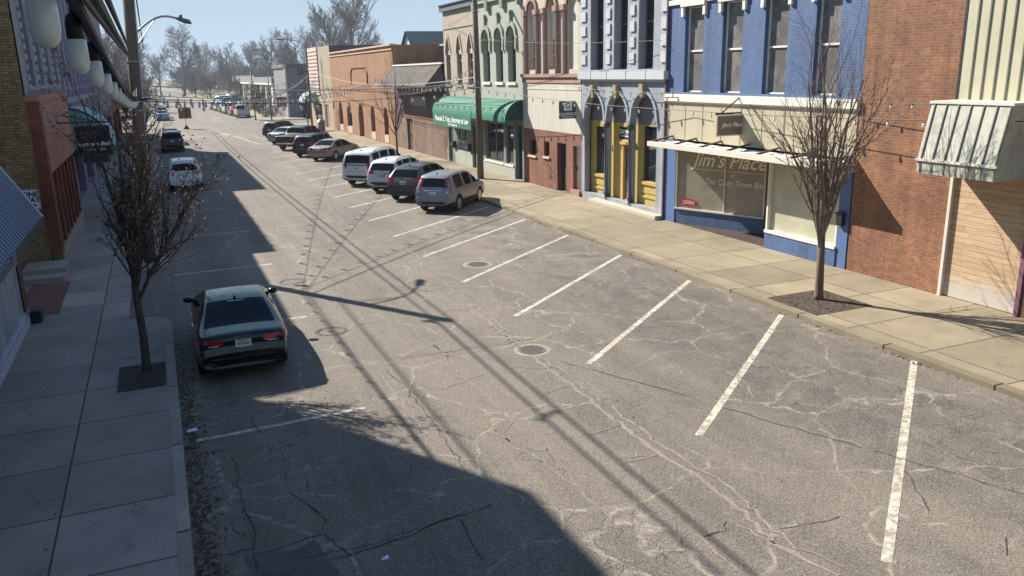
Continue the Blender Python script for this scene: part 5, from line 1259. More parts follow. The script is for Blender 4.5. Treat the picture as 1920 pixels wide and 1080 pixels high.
# white full-size suv
c = build_car(EXPED, 'large white full size suv with roof rails and wide tailgate', 'car', 'parked_car', WHP, GRP)
for s in (-1, 1): c.light(s, .98, 1.30, .74, .22)
c.rear('trim_bar', 1.18, 1.22, -.72, .72, CHR, .02); c.rear('bumper_strip', .48, .64, -.94, .94, CTR, .012); c.rear('bumper_face', .66, .82, -.97, .97, WHP, .03); rails(c, -1.9, .3); fin(c, -1.9); wiper(c, 1.30); c.rear('tailgate_seam', .86, .875, -.85, .85, CTR, .014)
place_rl(c, 9.75, 45.55, 41)
# champagne sedan
c = build_car(SEDAN, 'champagne beige sedan with slotted wheels before the gap of empty spaces', 'car', 'parked_car', BEI, GRP)
for s in (-1, 1): c.light(s, .80, .98, .55, .24, zt0=.84, zt1=.95)
c.rear('trim_bar', .90, .925, -.4, .4, CHR, .02); c.rear('boot_seam', .70, .715, -.8, .8, CTR, .012)
place_rl(c, 10.36, 60.3, 41)
# navy crossover
c = build_car(EQX, 'dark navy crossover with shiny bumper parked beyond the beige sedan', 'car', 'parked_car', NAVY, GRP)
for s in (-1, 1): c.light(s, .98, 1.16, .58, .22)
c.rear('trim_bar', .60, .68, -.9, .9, CHR, .02); c.rear('bumper_strip', .40, .56, -.93, .93, CTR, .012); rails(c, -1.6, .2); wiper(c, 1.15)
place_rl(c, 9.8, 63.9, 41)
# grey pickup
c = build_car(PICK, 'dark grey crew cab pickup truck in the middle of the angled row', 'pickup truck', 'pickup_truck', GRYP, GRP)
for s in (-1, 1): c.light(s, .86, 1.14, .86, .05)
c.rear('bumper_face', .56, .70, -.97, .97, CHR, .05); c.rear('tailgate_panel', .80, 1.16, -.78, .78, GRYP, .02)
place_rl(c, 9.5, 70.6, 41)
# silver sedan, dark suv
c = build_car(SEDAN, 'silver blue sedan half hidden behind the grey pickup', 'car', 'parked_car', paint('silver_blue_paint', '#9aa4b2'), GRP)
for s in (-1, 1): c.light(s, .80, .98, .55, .24)
c.rear('trim_bar', .64, .70, -.6, .6, CHR, .02)
place_rl(c, 9.7, 77.6, 41)
c = build_car(CRV, 'black suv at the far end of the angled row next to the corner', 'car', 'parked_car', paint('black_green_paint', '#14191b'), GRP)
for s in (-1, 1): c.light(s, .90, 1.3, .80, .05)
c.rear('trim_bar', .58, .64, -.6, .6, CHR, .02)
place_rl(c, 10.1, 85.0, 41)
# black sedan in the left foreground
c = build_car(AUDI, 'black sedan with red tail lights parked alone in the shaded left foreground', 'car', 'parked_car', BLKP, 'cars parked along the left kerb')
for s in (-1, 1):
    c.light(s, .75, .925, .52, .26, zt0=.83, zt1=.905); c.rear('lamp_lens', .775, .795, s*.62, s*.93, CLR, .028)
for k in range(4):
    b = MB(); N = 18; y0 = (k-1.5)*.072; x = c.tx(.91)-.022
    for i in range(N):
        t0, t1 = 2*math.pi*i/N, 2*math.pi*(i+1)/N
        for ra, rb in ((.038, .049),): b.add([(x-.006, y0+ra*math.cos(t0), .905+ra*math.sin(t0)), (x-.006, y0+ra*math.cos(t1), .905+ra*math.sin(t1)), (x-.006, y0+rb*math.cos(t1), .905+rb*math.sin(t1)), (x-.006, y0+rb*math.cos(t0), .905+rb*math.sin(t0)), (x+.02, y0+rb*math.cos(t0), .905+rb*math.sin(t0)), (x+.02, y0+rb*math.cos(t1), .905+rb*math.sin(t1))], [(0, 1, 2, 3), (3, 2, 5, 4)])
    b.build('emblem_ring', CHR, c.body)
c.rear('diffuser', .36, .47, -.75, .75, CTR, .012); c.rear('trim_line', .505, .52, -.8, .8, CHR, .014); fin(c, -.62)
b = MB(); text(b, lambda u, v, w: (c.tx(.80)-.018+w*.3, -u, v), 'A5', .62, .80, .075, -.004, extrude=.002); b.build('badge', CHR, c.body)
b = MB(); b.add([(-.82, -.17, 1.33), (-.82, .17, 1.33), (-.86, .17, 1.322), (-.86, -.17, 1.322)], [(0, 1, 2, 3)]); b.build('brake_lamp', mat('brake_lamp', '#9aa0a8', .3, .05), c.body)
place(c, 1.12, 18.75, 1.0)
# others on the left
c = build_car(CRV, 'white hatchback with dark rear glass parked farther up the shaded left kerb', 'car', 'parked_car', WHP, 'cars parked along the left kerb')
for s in (-1, 1): c.light(s, .90, 1.2, .74, .12)
place(c, 1.1, 49.6, 0)
c = build_car(EQX, 'black suv with red tail light parked near the left corner', 'car', 'parked_car', BLKP, 'cars parked along the left kerb')
for s in (-1, 1): c.light(s, .95, 1.16, .6, .2)
rails(c, -1.6, .2); place(c, 1.05, 76, 0)
c = build_car(SEDAN, 'dark blue sedan parked right before the left corner crossing', 'car', 'parked_car', NAVY, 'cars parked along the left kerb')
for s in (-1, 1): c.light(s, .80, .98, .55, .24)
place(c, 1.05, 84, 0)
c = build_car(SEDAN, 'pale blue sedan parked beyond the left corner', 'car', 'parked_car', paint('pale_blue_paint', '#7f98ae'), 'cars parked along the left kerb')
for s in (-1, 1): c.light(s, .80, .98, .55, .24)
place(c, 1.0, 133, 0); blue = c
c = build_car(CRV, 'grey hatchback parked in front of the pale blue sedan', 'car', 'parked_car', GRYP, 'cars parked along the left kerb')
for s in (-1, 1): c.light(s, .90, 1.2, .74, .12)
place(c, 1.0, 141, 0)
# far right row beyond the cross street
GF = 'cars parked along the far right kerb'
def tagc(o, label): o['label'] = label; o['group'] = GF
c = build_car(PICK, 'pale grey pickup truck, first in the far right row beyond the crossing', 'pickup truck', 'pickup_truck', paint('pale_grey_paint', '#a9aca8', .2), GF)
for s in (-1, 1): c.light(s, .86, 1.14, .86, .05)
place(c, 12.1-2.35, 132.5, 0); c.root.location.x = 12.2
far = [(SEDAN, paint('red_paint', '#9c3a4c', .2), 'rose red sedan right behind the pale grey pickup'), (EXPED, WHP, 'tall white suv with dark roof glass in the far right row'), (SEDAN, GRYP, 'dark grey sedan between two white cars in the far right row'), (EQX, WHP, 'white suv ahead of the dark grey sedan in the far right row'), (CRV, paint('pale_teal_paint', '#a8bcc0', .2), 'pale teal hatchback at the far end of the right row')]
for i, (sp, pm, lb) in enumerate(far):
    c = build_car(sp, lb, 'car', 'parked_car', pm, GF)
    for s in (-1, 1): c.light(s, c.belt-.14, c.belt+.04, .62, .2)
    place(c, 12.15-.036*(9.5+i*7.2), 140+i*7.2, -2)
lot = [(blue, 19.8, 175, 'blue sedan on the lot behind the white columned building'), (c, 22, 190, 'pale teal hatchback on the lot left of the white columns')]
for i, (src_, x, y, lb) in enumerate([(blue, 14.9, 196, 'pale blue sedan on the lot beside the far grass'), (c, 15.2, 205, 'pale teal hatchback on the lot behind the far right row'), (blue, 18.0, 214, 'pale blue sedan deeper in the far lot'), (c, 19.2, 226, 'pale teal hatchback deepest in the far lot')]):
    o = copy_tree(src_.root); o['label'] = lb; o['group'] = 'cars on the far lot'; o.location = (x, y, -.1 if x > 19 else .0); o.rotation_euler = (0, 0, R(90-50))
# ------------------------------------------------------------------ trees
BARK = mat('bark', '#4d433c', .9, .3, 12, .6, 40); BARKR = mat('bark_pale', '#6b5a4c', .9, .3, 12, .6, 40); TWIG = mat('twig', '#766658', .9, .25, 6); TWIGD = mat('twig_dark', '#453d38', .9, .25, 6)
BUD = mat('dead_leaf', '#6b543f', .9, .4, 8)
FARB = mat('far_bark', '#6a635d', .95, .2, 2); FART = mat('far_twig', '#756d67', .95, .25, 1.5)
def rvec(r): return Vector((r.gauss(0, 1), r.gauss(0, 1), r.gauss(0, 1)))
def limb(r, p, d, L, n, wob, up):
    pts = [p.copy()]; d = d.normalized()
    for i in range(n):
        d = (d+rvec(r)*wob+Vector((0, 0, up))).normalized(); p = p+d*(L/n); pts.append(p.copy())
    return pts
def grow(r, mb, p, d, L, rad, lev, par, tips):
    n = par['n'][lev]; pts = limb(r, p, d, L, n, par['wob'][lev], par['up'][lev])
    taper = par['taper'][lev]
    rs = [max(par['rmin'], rad*(1-(1-taper)*i/n)) for i in range(n+1)]
    mb[lev].tube(pts, rs, par['sides'][lev], caps=False)
    if lev+1 >= len(par['n']): tips.append(pts); return
    k = par['kids'][lev]; s0 = par['start'][lev]
    for i in range(k):
        t = s0+(1-s0)*(i+r.random()*.8)/k; t = min(t, .98); q = t*n; j = int(q); a = pts[j].lerp(pts[min(j+1, n)], q-j)
        dd = (pts[min(j+1, n)]-pts[j]).normalized(); side = dd.cross(rvec(r)).normalized()
        ang = R(r.uniform(*par['ang'][lev])); nd = dd*math.cos(ang)+side*math.sin(ang)
        grow(r, mb, a, nd, L*r.uniform(*par['len'][lev])*(1.1-.5*t), rs[j]*par['rr'][lev], lev+1, par, tips)
def street_tree(name, label, base, fork, seed, spread, top, mt, mc, bias=(0, 0), asym=1.0, kids=(8, 9, 5), buds=0, group=None, lean=0.0, tr=.095, mains=7, rscale=1.0):
    r = random.Random(seed); t = thing(name, label, 'tree', base, group); B = Vector(base)
    mbs = [MB(), MB(), MB(), MB()]; tips = []
    T = MB(); F = Vector((B.x+lean, B.y, fork)); pts = [B+Vector((0, 0, -.05)), B+Vector((0, 0, .12)), B.lerp(F, .4)+Vector((.02, .01, 0)), F]
    T.tube(pts, [tr*1.5, tr*1.1, tr*.95, tr*.85], 10)
    # leader
    par = dict(n=[8, 6, 4], wob=[.05, .07, .09], up=[.06, .05, .05], taper=[.25, .25, .4], rmin=.003*rscale, sides=[6, 4, 3], kids=kids[1:], start=[.15, .15], ang=[(18, 42), (20, 50)], len=[(.38, .62), (.3, .55)], rr=[.5, .55])
    for i in range(mains+1):
        if i == 0: d = Vector((.03, 0, 1)); L = (top-fork)*1.0; a = F
        else:
            az = 2*math.pi*(i+r.uniform(-.25, .25))/mains; tilt = R(r.uniform(16, 40)*spread); d = Vector((math.cos(az)*math.sin(tilt)+bias[0], math.sin(az)*math.sin(tilt)+bias[1], math.cos(tilt)))
            L = (top-fork)*r.uniform(.62, .9); a = F-Vector((0, 0, r.uniform(0, .45))); L *= asym if d.x < .06 else 1
        grow(r, mbs, a, d, L, tr*.52, 0, par, tips)
    T.build('trunk', mt, t, True)
    c = MB()
    for m in mbs: c.add(m.v, m.f)
    cr = c.build('crown', mc, t)
    if buds:
        b = MB()
        for k in range(buds):
            p = r.choice(tips); q = r.choice(p)+rvec(r)*.03; s = r.uniform(.012, .03)*1.25; u = rvec(r).normalized()*s; v = u.orthogonal().normalized()*s*.7
            b.quad(q-u, q+v, q+u, q-v)
        b.build('dry_leaves', BUD, t)
    return t
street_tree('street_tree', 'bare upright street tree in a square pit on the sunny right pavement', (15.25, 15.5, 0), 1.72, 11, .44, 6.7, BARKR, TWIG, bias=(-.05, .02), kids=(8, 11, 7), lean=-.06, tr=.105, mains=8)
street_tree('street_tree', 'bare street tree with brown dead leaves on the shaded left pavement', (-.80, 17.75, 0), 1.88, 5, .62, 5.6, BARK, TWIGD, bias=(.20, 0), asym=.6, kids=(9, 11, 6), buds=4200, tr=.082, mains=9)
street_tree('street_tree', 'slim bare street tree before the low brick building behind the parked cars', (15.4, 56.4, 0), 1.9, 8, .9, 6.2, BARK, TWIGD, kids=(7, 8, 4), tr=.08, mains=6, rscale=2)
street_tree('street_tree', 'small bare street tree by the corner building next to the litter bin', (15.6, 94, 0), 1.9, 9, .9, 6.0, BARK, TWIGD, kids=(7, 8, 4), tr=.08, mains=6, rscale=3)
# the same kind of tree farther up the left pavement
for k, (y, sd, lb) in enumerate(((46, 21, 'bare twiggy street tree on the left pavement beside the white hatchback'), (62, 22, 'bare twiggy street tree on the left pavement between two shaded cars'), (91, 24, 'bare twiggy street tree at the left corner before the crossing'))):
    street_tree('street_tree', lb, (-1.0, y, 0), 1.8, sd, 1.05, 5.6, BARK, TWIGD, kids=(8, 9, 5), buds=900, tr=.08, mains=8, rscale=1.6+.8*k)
# big background trees: four kinds, then copies
def big_tree(seed, H, style):
    r = random.Random(seed); t = thing('bare_tree', 'bare tree', 'tree'); tips = []
    if style == 0:   # wide spreading
        par = dict(n=[6, 6, 5, 4], wob=[.03, .09, .12, .14], up=[.05, .05, .04, .02], taper=[.45, .2, .2, .4], rmin=.035, sides=[7, 5, 3, 3], kids=[15, 12, 10], start=[.25, .15, .1], ang=[(30, 66), (25, 62), (25, 60)], len=[(.52, .8), (.36, .6), (.32, .55)], rr=[.5, .5, .5])
    elif style == 1:  # upright, ascending
        par = dict(n=[7, 7, 5, 4], wob=[.03, .06, .1, .12], up=[.05, .10, .06, .03], taper=[.3, .2, .2, .4], rmin=.035, sides=[7, 5, 3, 3], kids=[16, 13, 10], start=[.2, .15, .1], ang=[(24, 52), (22, 55), (20, 52)], len=[(.48, .72), (.32, .56), (.32, .55)], rr=[.5, .5, .5])
    else:            # scrubby low
        par = dict(n=[4, 6, 5, 3], wob=[.08, .12, .15, .16], up=[.05, .06, .03, .02], taper=[.6, .25, .2, .4], rmin=.03, sides=[6, 4, 3, 3], kids=[14, 12, 9], start=[.1, .1, .1], ang=[(25, 70), (25, 65), (25, 60)], len=[(.6, .9), (.35, .6), (.3, .5)], rr=[.5, .5, .5])
    mbs = [MB() for _ in range(4)]
    grow(r, mbs, Vector((0, 0, -.2)), Vector((r.uniform(-.05, .05), 0, 1)), H*(.78 if style < 2 else .5), H*.021, 0, par, tips)
    mbs[0].build('trunk', FARB, t, True); mbs[1].build('limbs', FARB, t)
    c = MB(); c.add(mbs[2].v, mbs[2].f); c.add(mbs[3].v, mbs[3].f); c.build('crown', FART, t)
    return t
protos = [big_tree(3, 20, 0), big_tree(4, 22, 1), big_tree(6, 18, 0), big_tree(7, 11, 2), big_tree(9, 21, 1)]
# (pixel x of the trunk, distance, scale, kind, label)
spots = [(345, 300, 1.12, 0, 'tall bare tree standing alone left of the road end behind the street lamp'),
 (430, 330, .95, 2, 'broad bare tree above the road end right of the lone tall one'), (300, 340, .85, 2, 'bare tree rising between the pole and the lone tall tree'), (475, 360, .9, 4, 'bare tree in the middle of the distant row above the white columns'),
 (515, 280, 1.02, 2, 'bare tree above the white columned building'), (560, 270, 1.0, 0, 'bare tree above the grey building with dark lettering'), (590, 330, 1.05, 4, 'bare tree left of the twin upright ones'),
 (622, 215, 1.10, 4, 'left of the two tallest upright bare trees above the orange building'), (668, 205, 1.18, 1, 'right and tallest of the two upright bare trees above the orange building'),
 (705, 260, .88, 0, 'bare tree right behind the tallest upright one'), (738, 270, .78, 2, 'dense bare tree above the right end of the orange building'), (778, 260, .74, 4, 'slim bare tree left of the green gable roof'),
 (815, 300, .8, 2, 'bare tree showing above the green gable roof'), (255, 260, .8, 1, 'bare tree behind the left utility pole'), (225, 210, .75, 0, 'bare tree left of the utility pole over the low red building'), (205, 170, .72, 4, 'bare tree beside the tall grey building on the left'),
 (390, 420, .95, 1, 'distant bare tree between the two broad crowns'), (450, 430, .85, 0, 'distant bare tree deep in the middle of the row'), (540, 420, .9, 1, 'distant bare tree between the crowns over the columns')]
used = set()
for (x, d, s, k, lb) in spots:
    v = ray(x, 165); X = v[0]/v[1]*d
    if k in used: o = copy_tree(protos[k])
    else: o = protos[k]; used.add(k)
    o.location = (X, d, -.1); o.scale = (s, s, s); o.rotation_euler = (0, 0, (x*1.7) % 6.28)
    tag(o, lb, 'tree', 'bare trees behind the street')
rr = random.Random(77); i = 0
shr = protos[3]; first = True
woods = []
for (x0, x1, d0, d1, n, s0, s1, lb) in ((285, 540, 330, 580, 60, 1.0, 1.7, 'low bare tree in the distant hedge closing the street'), (540, 860, 230, 400, 46, .9, 1.5, 'low bare tree in the thicket behind the right hand roofs'), (195, 300, 150, 330, 22, .6, 1.1, 'low bare tree in the thicket past the left row')):
    for k in range(n):
        x = x0+(x1-x0)*(k+rr.random())/n; d = rr.uniform(d0, d1); v = ray(x, 165); X = v[0]/v[1]*d
        if -1.5 < X < 13 and d < 640: X = rr.choice((-6, 17))+rr.uniform(-3, 3); 
        o = shr if first else copy_tree(shr); first = False
        o.location = (X, d, -.1); s = rr.uniform(s0, s1); o.scale = (s*1.15, s*1.15, s); o.rotation_euler = (0, 0, rr.uniform(0, 6.28)); tag(o, lb, 'tree', lb.replace('low bare tree', 'low bare trees'))
# shrubs by the column building
def shrub(x, y, r, lb, m):
    t = thing('round_shrub', lb, 'shrub', (x, y, 0)); q = random.Random(int(x*10)); b = MB()
    for k in range(500):
        d = rvec(q).normalized(); p = Vector((x, y, r*.7))+Vector((d.x*r, d.y*r, d.z*r*.8))*q.uniform(.5, 1); s = .09; u = rvec(q).normalized()*s; v = u.orthogonal().normalized()*s*.7
        if p.z > 0: b.quad(p-u, p+v, p+u, p-v)
    b.build('foliage', m, t); b = MB(); b.tube([(x, y, 0), (x, y, r*.8)], .05, 5); b.build('stem', BARK, t)
SHM = mat('pale_shrub', '#85806a', .95, .3, 3); SHG = mat('dark_shrub', '#4b4a38', .95, .3, 3)
for i, (x, y, r) in enumerate(((15.2, 128, .9), (16.4, 129.5, 1.1), (15.8, 138, 1.0), (16.2, 146, 1.2), (15.9, 156, 1.1), (16.8, 133, 1.1))):
    shrub(x, y, r, ['rounded pale shrub nearest the corner of the grey lettered building', 'larger pale shrub beside the nearest one', 'dark shrub before the first white columns', 'wide dark shrub at the middle white columns', 'dark shrub at the farther white columns', 'pale shrub between the corner and the columns'][i], SHM if i in (0, 1, 5) else SHG)
# ------------------------------------------------------------------ poles, lamps, signs
WOOD = NT('weathered_wood'); WOOD.p.inputs['Roughness'].default_value = .9
WOOD.base(WOOD.mix(WOOD.ramp(WOOD.noise(3, 6, .7, WOOD.map((8, 8, .35))), (.35, 0.0), (.65, 1.0)), '#4a3f38', '#7b6c60')); WOOD.bump(WOOD.noise(6, 5, .7, WOOD.map((8, 8, .3))), .6, .02); WOOD = WOOD.m
STEEL = mat('galvanised', '#8d9194', .5, .12, 6, metal=.6); CABLE = mat('cable_black', '#1b1b1d', .6, .1)
def clab(t, lb): pass
t = thing('utility_pole', 'thick weathered wooden utility pole on the left pavement carrying cables', 'utility pole', (-.74, 29.1, 0))
def LP(z): return Vector((-.74+.048*z, 29.1, z))
b = MB(); b.tube([LP(-.05), LP(3), LP(6), LP(9.45)], [.20, .185, .165, .15], 14); b.build('pole', WOOD, t, True)
b = MB()
for u in (-.3, .08): p = LP(9.0); b.lathe([(.03, .0), (.06, .06), (.04, .12), (.065, .18), (.02, .24)], 8, (p.x+u+.1, 28.86, 9.08))
b.split('insulator', mat('porcelain', '#6f6a66', .3, .1), t)
b = MB(); p = LP(9.0); b.box(p.x-.32, p.x+.32, 28.82, 28.92, 9.0, 9.08); b.build('bracket', STEEL, t)
b = MB()
for z in (2.3, 3.9, 4.9, 6.4): p = LP(z); b.lathe([(.20, 0), (.205, .01), (.205, .05), (.20, .06)], 14, tuple(p))
b.split('band', STEEL, t)
b = MB(); p = LP(5.2); b.tube([LP(.1)+Vector((.19, -.05, 0)), LP(5.0)+Vector((.19, -.05, 0)), LP(9)+Vector((.17, -.05, 0))], .022, 6); b.build('conduit', mat('pale_conduit', '#a9adb0', .5, .1), t)
lp = thing('street_lamp', 'curved arm street lamp fixed high on the left utility pole', 'street lamp', tuple(LP(7.3)))
a = LP(7.3)+Vector((.16, 0, 0)); h = Vector((1.12, 31.0, 7.74)); 
b = MB(); P = [a.lerp(h, s)+Vector((0, 0, .30*math.sin(math.pi*s*.9)+.0)) for s in (0, .15, .3, .45, .6, .75, .9, 1.0)]; b.tube(P, .035, 7); b.build('arm', STEEL, lp, True)
b = MB(); b.tube([a-Vector((0, 0, .35)), P[3]-Vector((0, 0, .02))], .018, 5); b.build('brace', STEEL, lp)
b = MB(); d = (P[-1]-P[-2]).normalized(); q = P[-1]; M = lambda u, v, w: tuple(q+d*u+Vector((-d.y, d.x, 0)).normalized()*v+Vector((0, 0, w)))
b.add([M(-.05, -.06, -.03), M(.55, -.14, -.04), (M(.72, 0, -.04)), M(.55, .14, -.04), M(-.05, .06, -.03), M(-.05, -.05, .05), M(.5, -.1, .07), M(.66, 0, .02), M(.5, .1, .07), M(-.05, .05, .05)], [(0, 1, 2, 3, 4), (5, 9, 8, 7, 6)]+[(i, (i+1) % 5, (i+1) % 5+5, i+5) for i in range(5)])
b.build('lamp_head', mat('lamp_grey', '#55595c', .5, .1, metal=.4), lp); b = MB(); c0 = M(.15, 0, .1); b.lathe([(.05, -.04), (.05, .05), (.03, .07)], 10, c0); b.build('photocell', DARKF, lp)
t = thing('utility_pole', 'slender wooden utility pole on the right pavement behind the silver suv', 'utility pole', (16.6, 43.2, 0))
b = MB(); b.tube([(16.6, 43.2, -.05), (16.6, 43.2, 5), (16.55, 43.2, 11.5)], [.19, .17, .13], 12); b.build('pole', WOOD, t, True)
b = MB()
for z in (5.0, 5.3, 9.0): b.lathe([(.175, 0), (.19, .01), (.19, .06), (.175, .07)], 12, (16.6, 43.2, z))
b.split('band', STEEL, t); b = MB(); b.box(15.6, 17.6, 43.05, 43.12, 9.9, 10.02); b.build('crossarm', WOOD, t)
def thin_pole(x, y, h, r, name, lb, cat, m):
    t = thing(name, lb, cat, (x, y, 0)); b = MB(); b.tube([(x, y, -.05), (x, y, h*.5), (x, y, h)], [r, r*.9, r*.75], 10); b.build('pole', m, t, True); return t
t = thin_pole(17.0, 99.5, 9.6, .13, 'utility_pole', 'dark utility pole in front of the corner building', 'utility pole', WOOD)
b = MB(); b.tube([(17, 99.5, 9.3), (16, 100, 9.8), (14.6, 100.6, 10.0)], .05, 6); b.build('arm', STEEL, t); b = MB(); b.box(13.9, 14.7, 100.5, 100.8, 9.92, 10.04); b.build('lamp_head', DARKF, t)
t = thin_pole(14.9, 118.9+.6, 6.0, .08, 'sign_post', 'thin dark post at the far corner beyond the crossing', 'post', BLK); b = MB(); b.lathe([(.16, 0), (.16, .1), (.08, .14)], 10, (14.9, 119.5, 0)); b.build('base', BLK, t)
t = thin_pole(12.9, 121, 6.5, .09, 'sign_post', 'tall thin post beside the pale grey pickup across the crossing', 'post', BLK); b = MB(); b.lathe([(.18, 0), (.18, .1), (.09, .14)], 10, (12.9, 121, 0)); b.build('base', BLK, t)
t = thing('utility_pole', 'distant wooden utility pole with crossarms over the grassy verge at the road end', 'utility pole', (13.5, 330, 0)); b = MB(); b.tube([(13.5, 330, 0), (13.5, 330, 12)], .2, 8); b.build('pole', WOOD, t)
b = MB(); b.box(11.7, 15.3, 329.9, 330.05, 10.8, 11.0); b.box(12, 15, 329.9, 330.05, 9.6, 9.8); b.split('crossarm', WOOD, t)
# stop sign
t = thing('stop_sign', 'red octagonal stop sign at the near corner of the crossing', 'sign', (14.6, 106, 0))
b = MB(); b.tube([(14.6, 106, -.05), (14.6, 106, 3.3)], .035, 6); b.build('post', STEEL, t)
M0 = lambda u, v, w: (14.6+u, 105.95+w, 2.75+v)
def octo(r): return [(r*math.cos(R(22.5+45*i)), r*math.sin(R(22.5+45*i))) for i in range(8)]
b = MB(); b.prism(octo(.52), 0, .012, M=M0); b.build('plate', mat('sign_white2', '#d9d6d2', .5, .03), t); b = MB(); b.prism(octo(.48), -.006, -.002, M=M0); b.build('red_face', mat('sign_red', '#a32630', .5, .05), t)
b = MB(); text(b, M0, 'STOP', 0, 0, .40, -.012, bold=.008, extrude=.002, sx=.8); b.build('lettering', LETW, t)
b = MB(); bx(b, M0, -.6, .6, -.62, .62, .02, .035); b.build('back_board', mat('board_brown', '#5d4a45', .8, .1), t)
# road work sign on a stand
p = gp(350, 242, RZ)
t = thing('work_sign', 'brown orange temporary road sign on a low stand in the left lane by the crossing', 'sign', tuple(p))
b = MB(); b.tube([(p.x, p.y, RZ+.3), (p.x, p.y, RZ+1.5)], .03, 6); b.build('mast', BLK, t)
b = MB(); b.add([(p.x-.35, p.y-.3, RZ+.004), (p.x+.35, p.y-.3, RZ+.004), (p.x+.35, p.y+.3, RZ+.004), (p.x-.35, p.y+.3, RZ+.004), (p.x, p.y, RZ+.55)], [(0, 1, 4), (1, 2, 4), (2, 3, 4), (3, 0, 4), (0, 3, 2, 1)]); b.build('stand', BLK, t)
b = MB(); b.box(p.x-.72, p.x+.72, p.y-.08, p.y-.05, RZ+1.25, RZ+2.55); b.build('panel', mat('sign_brown', '#74563d', .7, .15), t)
b = MB(); b.box(p.x+.08, p.x+.3, p.y-.09, p.y-.081, RZ+1.3, RZ+2.5); b.build('dark_bar', BLK, t)
# litter bin
t = thing('litter_bin', 'grey litter bin on the right pavement near the corner building', 'bin', (16.4, 90.2, 0))
b = MB(); b.lathe([(.34, 0), (.38, .1), (.40, .95), (.36, 1.0)], 16, (16.4, 90.2, 0)); b.build('body', mat('bin_grey', '#565c66', .6, .1), t, True); b = MB(); b.lathe([(.42, 1.0), (.40, 1.12), (.22, 1.3), (.05, 1.34)], 16, (16.4, 90.2, 0)); b.build('lid', STEEL, t, True)
# projecting signs on the right
t = thing('projecting_sign', 'dark square projecting sign with white emblem and CAYWOOD lettering', 'sign', (17.4, 34.6, 4.2))
YC = 34.7; a = pY(1049, 190, YC); e = pY(1080, 222, YC); M0 = lambda u, v, w: (u, YC+w, v)
b = MB(); bx(b, M0, a.x, e.x, e.z, a.z, 0, .1); b.build('panel', mat('slate_sign', '#4a4b58', .5, .08), t, bevel=.03)
L = MB(); cx, cz = (a.x+e.x)/2, (a.z+e.z)/2; s = (e.x-a.x)
bx(L, M0, cx-s*.24, cx+s*.24, cz-.02, a.z-.07, -.012, -.002); text(L, M0, 'CAYWOOD', cx, cz-.2, s*.21, -.006, shear=.2, bold=.004); bx(L, M0, cx-s*.36, cx+s*.36, e.z+.07, e.z+.1, -.01, -.002); L.build('lettering', LETW, t)
L = MB(); text(L, M0, 'G', cx, cz+.17, s*.42, -.016, bold=.006); L.build('emblem', mat('slate_sign', '#4a4b58', .5, .08), t)
b = MB(); b.tube([(e.x, YC+.05, a.z-.1), (18.25, YC+.05, a.z-.1)], .025, 5); b.tube([(e.x, YC+.05, e.z+.15), (18.25, YC+.05, e.z+.15)], .025, 5); b.box(e.x+.05, 18.24, YC, YC+.1, e.z+.2, a.z-.12); b.build('bracket', DARKF, t)
t = thing('hanging_sign', "brown and cream hanging sign reading Jim's Place above the canopy", 'sign', (17.6, 22.8, 4.1))
# the board stands square to the wall, hung from a bar
YJ = 22.6; a = pY(1345, 217, YJ); e = pY(1402, 254, YJ); M0 = lambda u, v, w: (u, YJ+w, v); z1 = a.z; z0 = e.z+.02; x0, x1 = a.x, 18.12
x1 = e.x
b = MB(); bx(b, M0, x0, x1, z0, z1, 0, .16); b.build('panel', mat('cream_board', '#b9ad95', .6, .06), t, bevel=.01)
b = MB(); bx(b, M0, x0+.05, x1-.1, z0+.05, z1-.04, -.008, .002); b.build('face', mat('brown_face', '#6f6058', .6, .1, 6), t)
L = MB(); text(L, M0, "Jim's Place", (x0+x1)/2-.03, (z0+z1)/2+.02, .2, -.014, shear=.35, bold=.002); L.build('lettering', mat('cream_letter', '#d9cbb4', .6, .05), t)
b = MB(); b.tube([(x0-.02, YJ+.08, z1+.05), (18.25, YJ+.08, z1+.05)], .04, 6); b.build('bar', BRWN, t)
b = MB(); b.tube([(x0+.2, YJ+.08, z1+.05), (18.22, YJ+.08, z1+.62)], .025, 5); b.tube([(18.22, YJ-.05, z1+.6), (18.0, YJ-2.3, 3.25)], .02, 5); b.split('stay', BRWN, t)
# ------------------------------------------------------------------ cables and light strings
def cat_pts(a, b, sag, n=24): 
    a, b = Vector(a), Vector(b); return [a.lerp(b, i/n)-Vector((0, 0, sag*4*(i/n)*(1-i/n))) for i in range(n+1)]
def wire(name, lb, a, b, sag, r, n=24, group=None, m=None):
    w = MB(); w.tube(cat_pts(a, b, sag, n), r, 6); return tag(w.build(name, m or CABLE), lb, 'cable', group)
GU = 'parallel overhead utility wires'
for i, dx in enumerate((-.18, .20)):
    A = LP(9.25)-Vector((.01, 0, 0)); wire('utility_wire', 'pair of overhead power wires running the length of the street above the left kerb', (-.85+dx, -14, 9.75), (A.x+dx, 28.86, 9.3), .2, .036, 30, GU)
    wire('utility_wire', 'power wires running on up the street from the left pole', (A.x+dx, 28.86, 9.3), (-.5+dx, 110, 9.4), .5, .03, 30, 'utility wires beyond the left pole')
BULB = NT('bulb_glass'); BULB.p.inputs['Roughness'].default_value = .35; BULB.base(BULB.mix(BULB.ramp(BULB.noise(30, 3), (.3, 0.0), (.7, 1.0)), '#b9bdb6', '#d3d6ce')); BULB.p.inputs['Subsurface Weight'].default_value = .2; BULB = BULB.m
SOCK = mat('socket_black', '#131316', .6, .1)
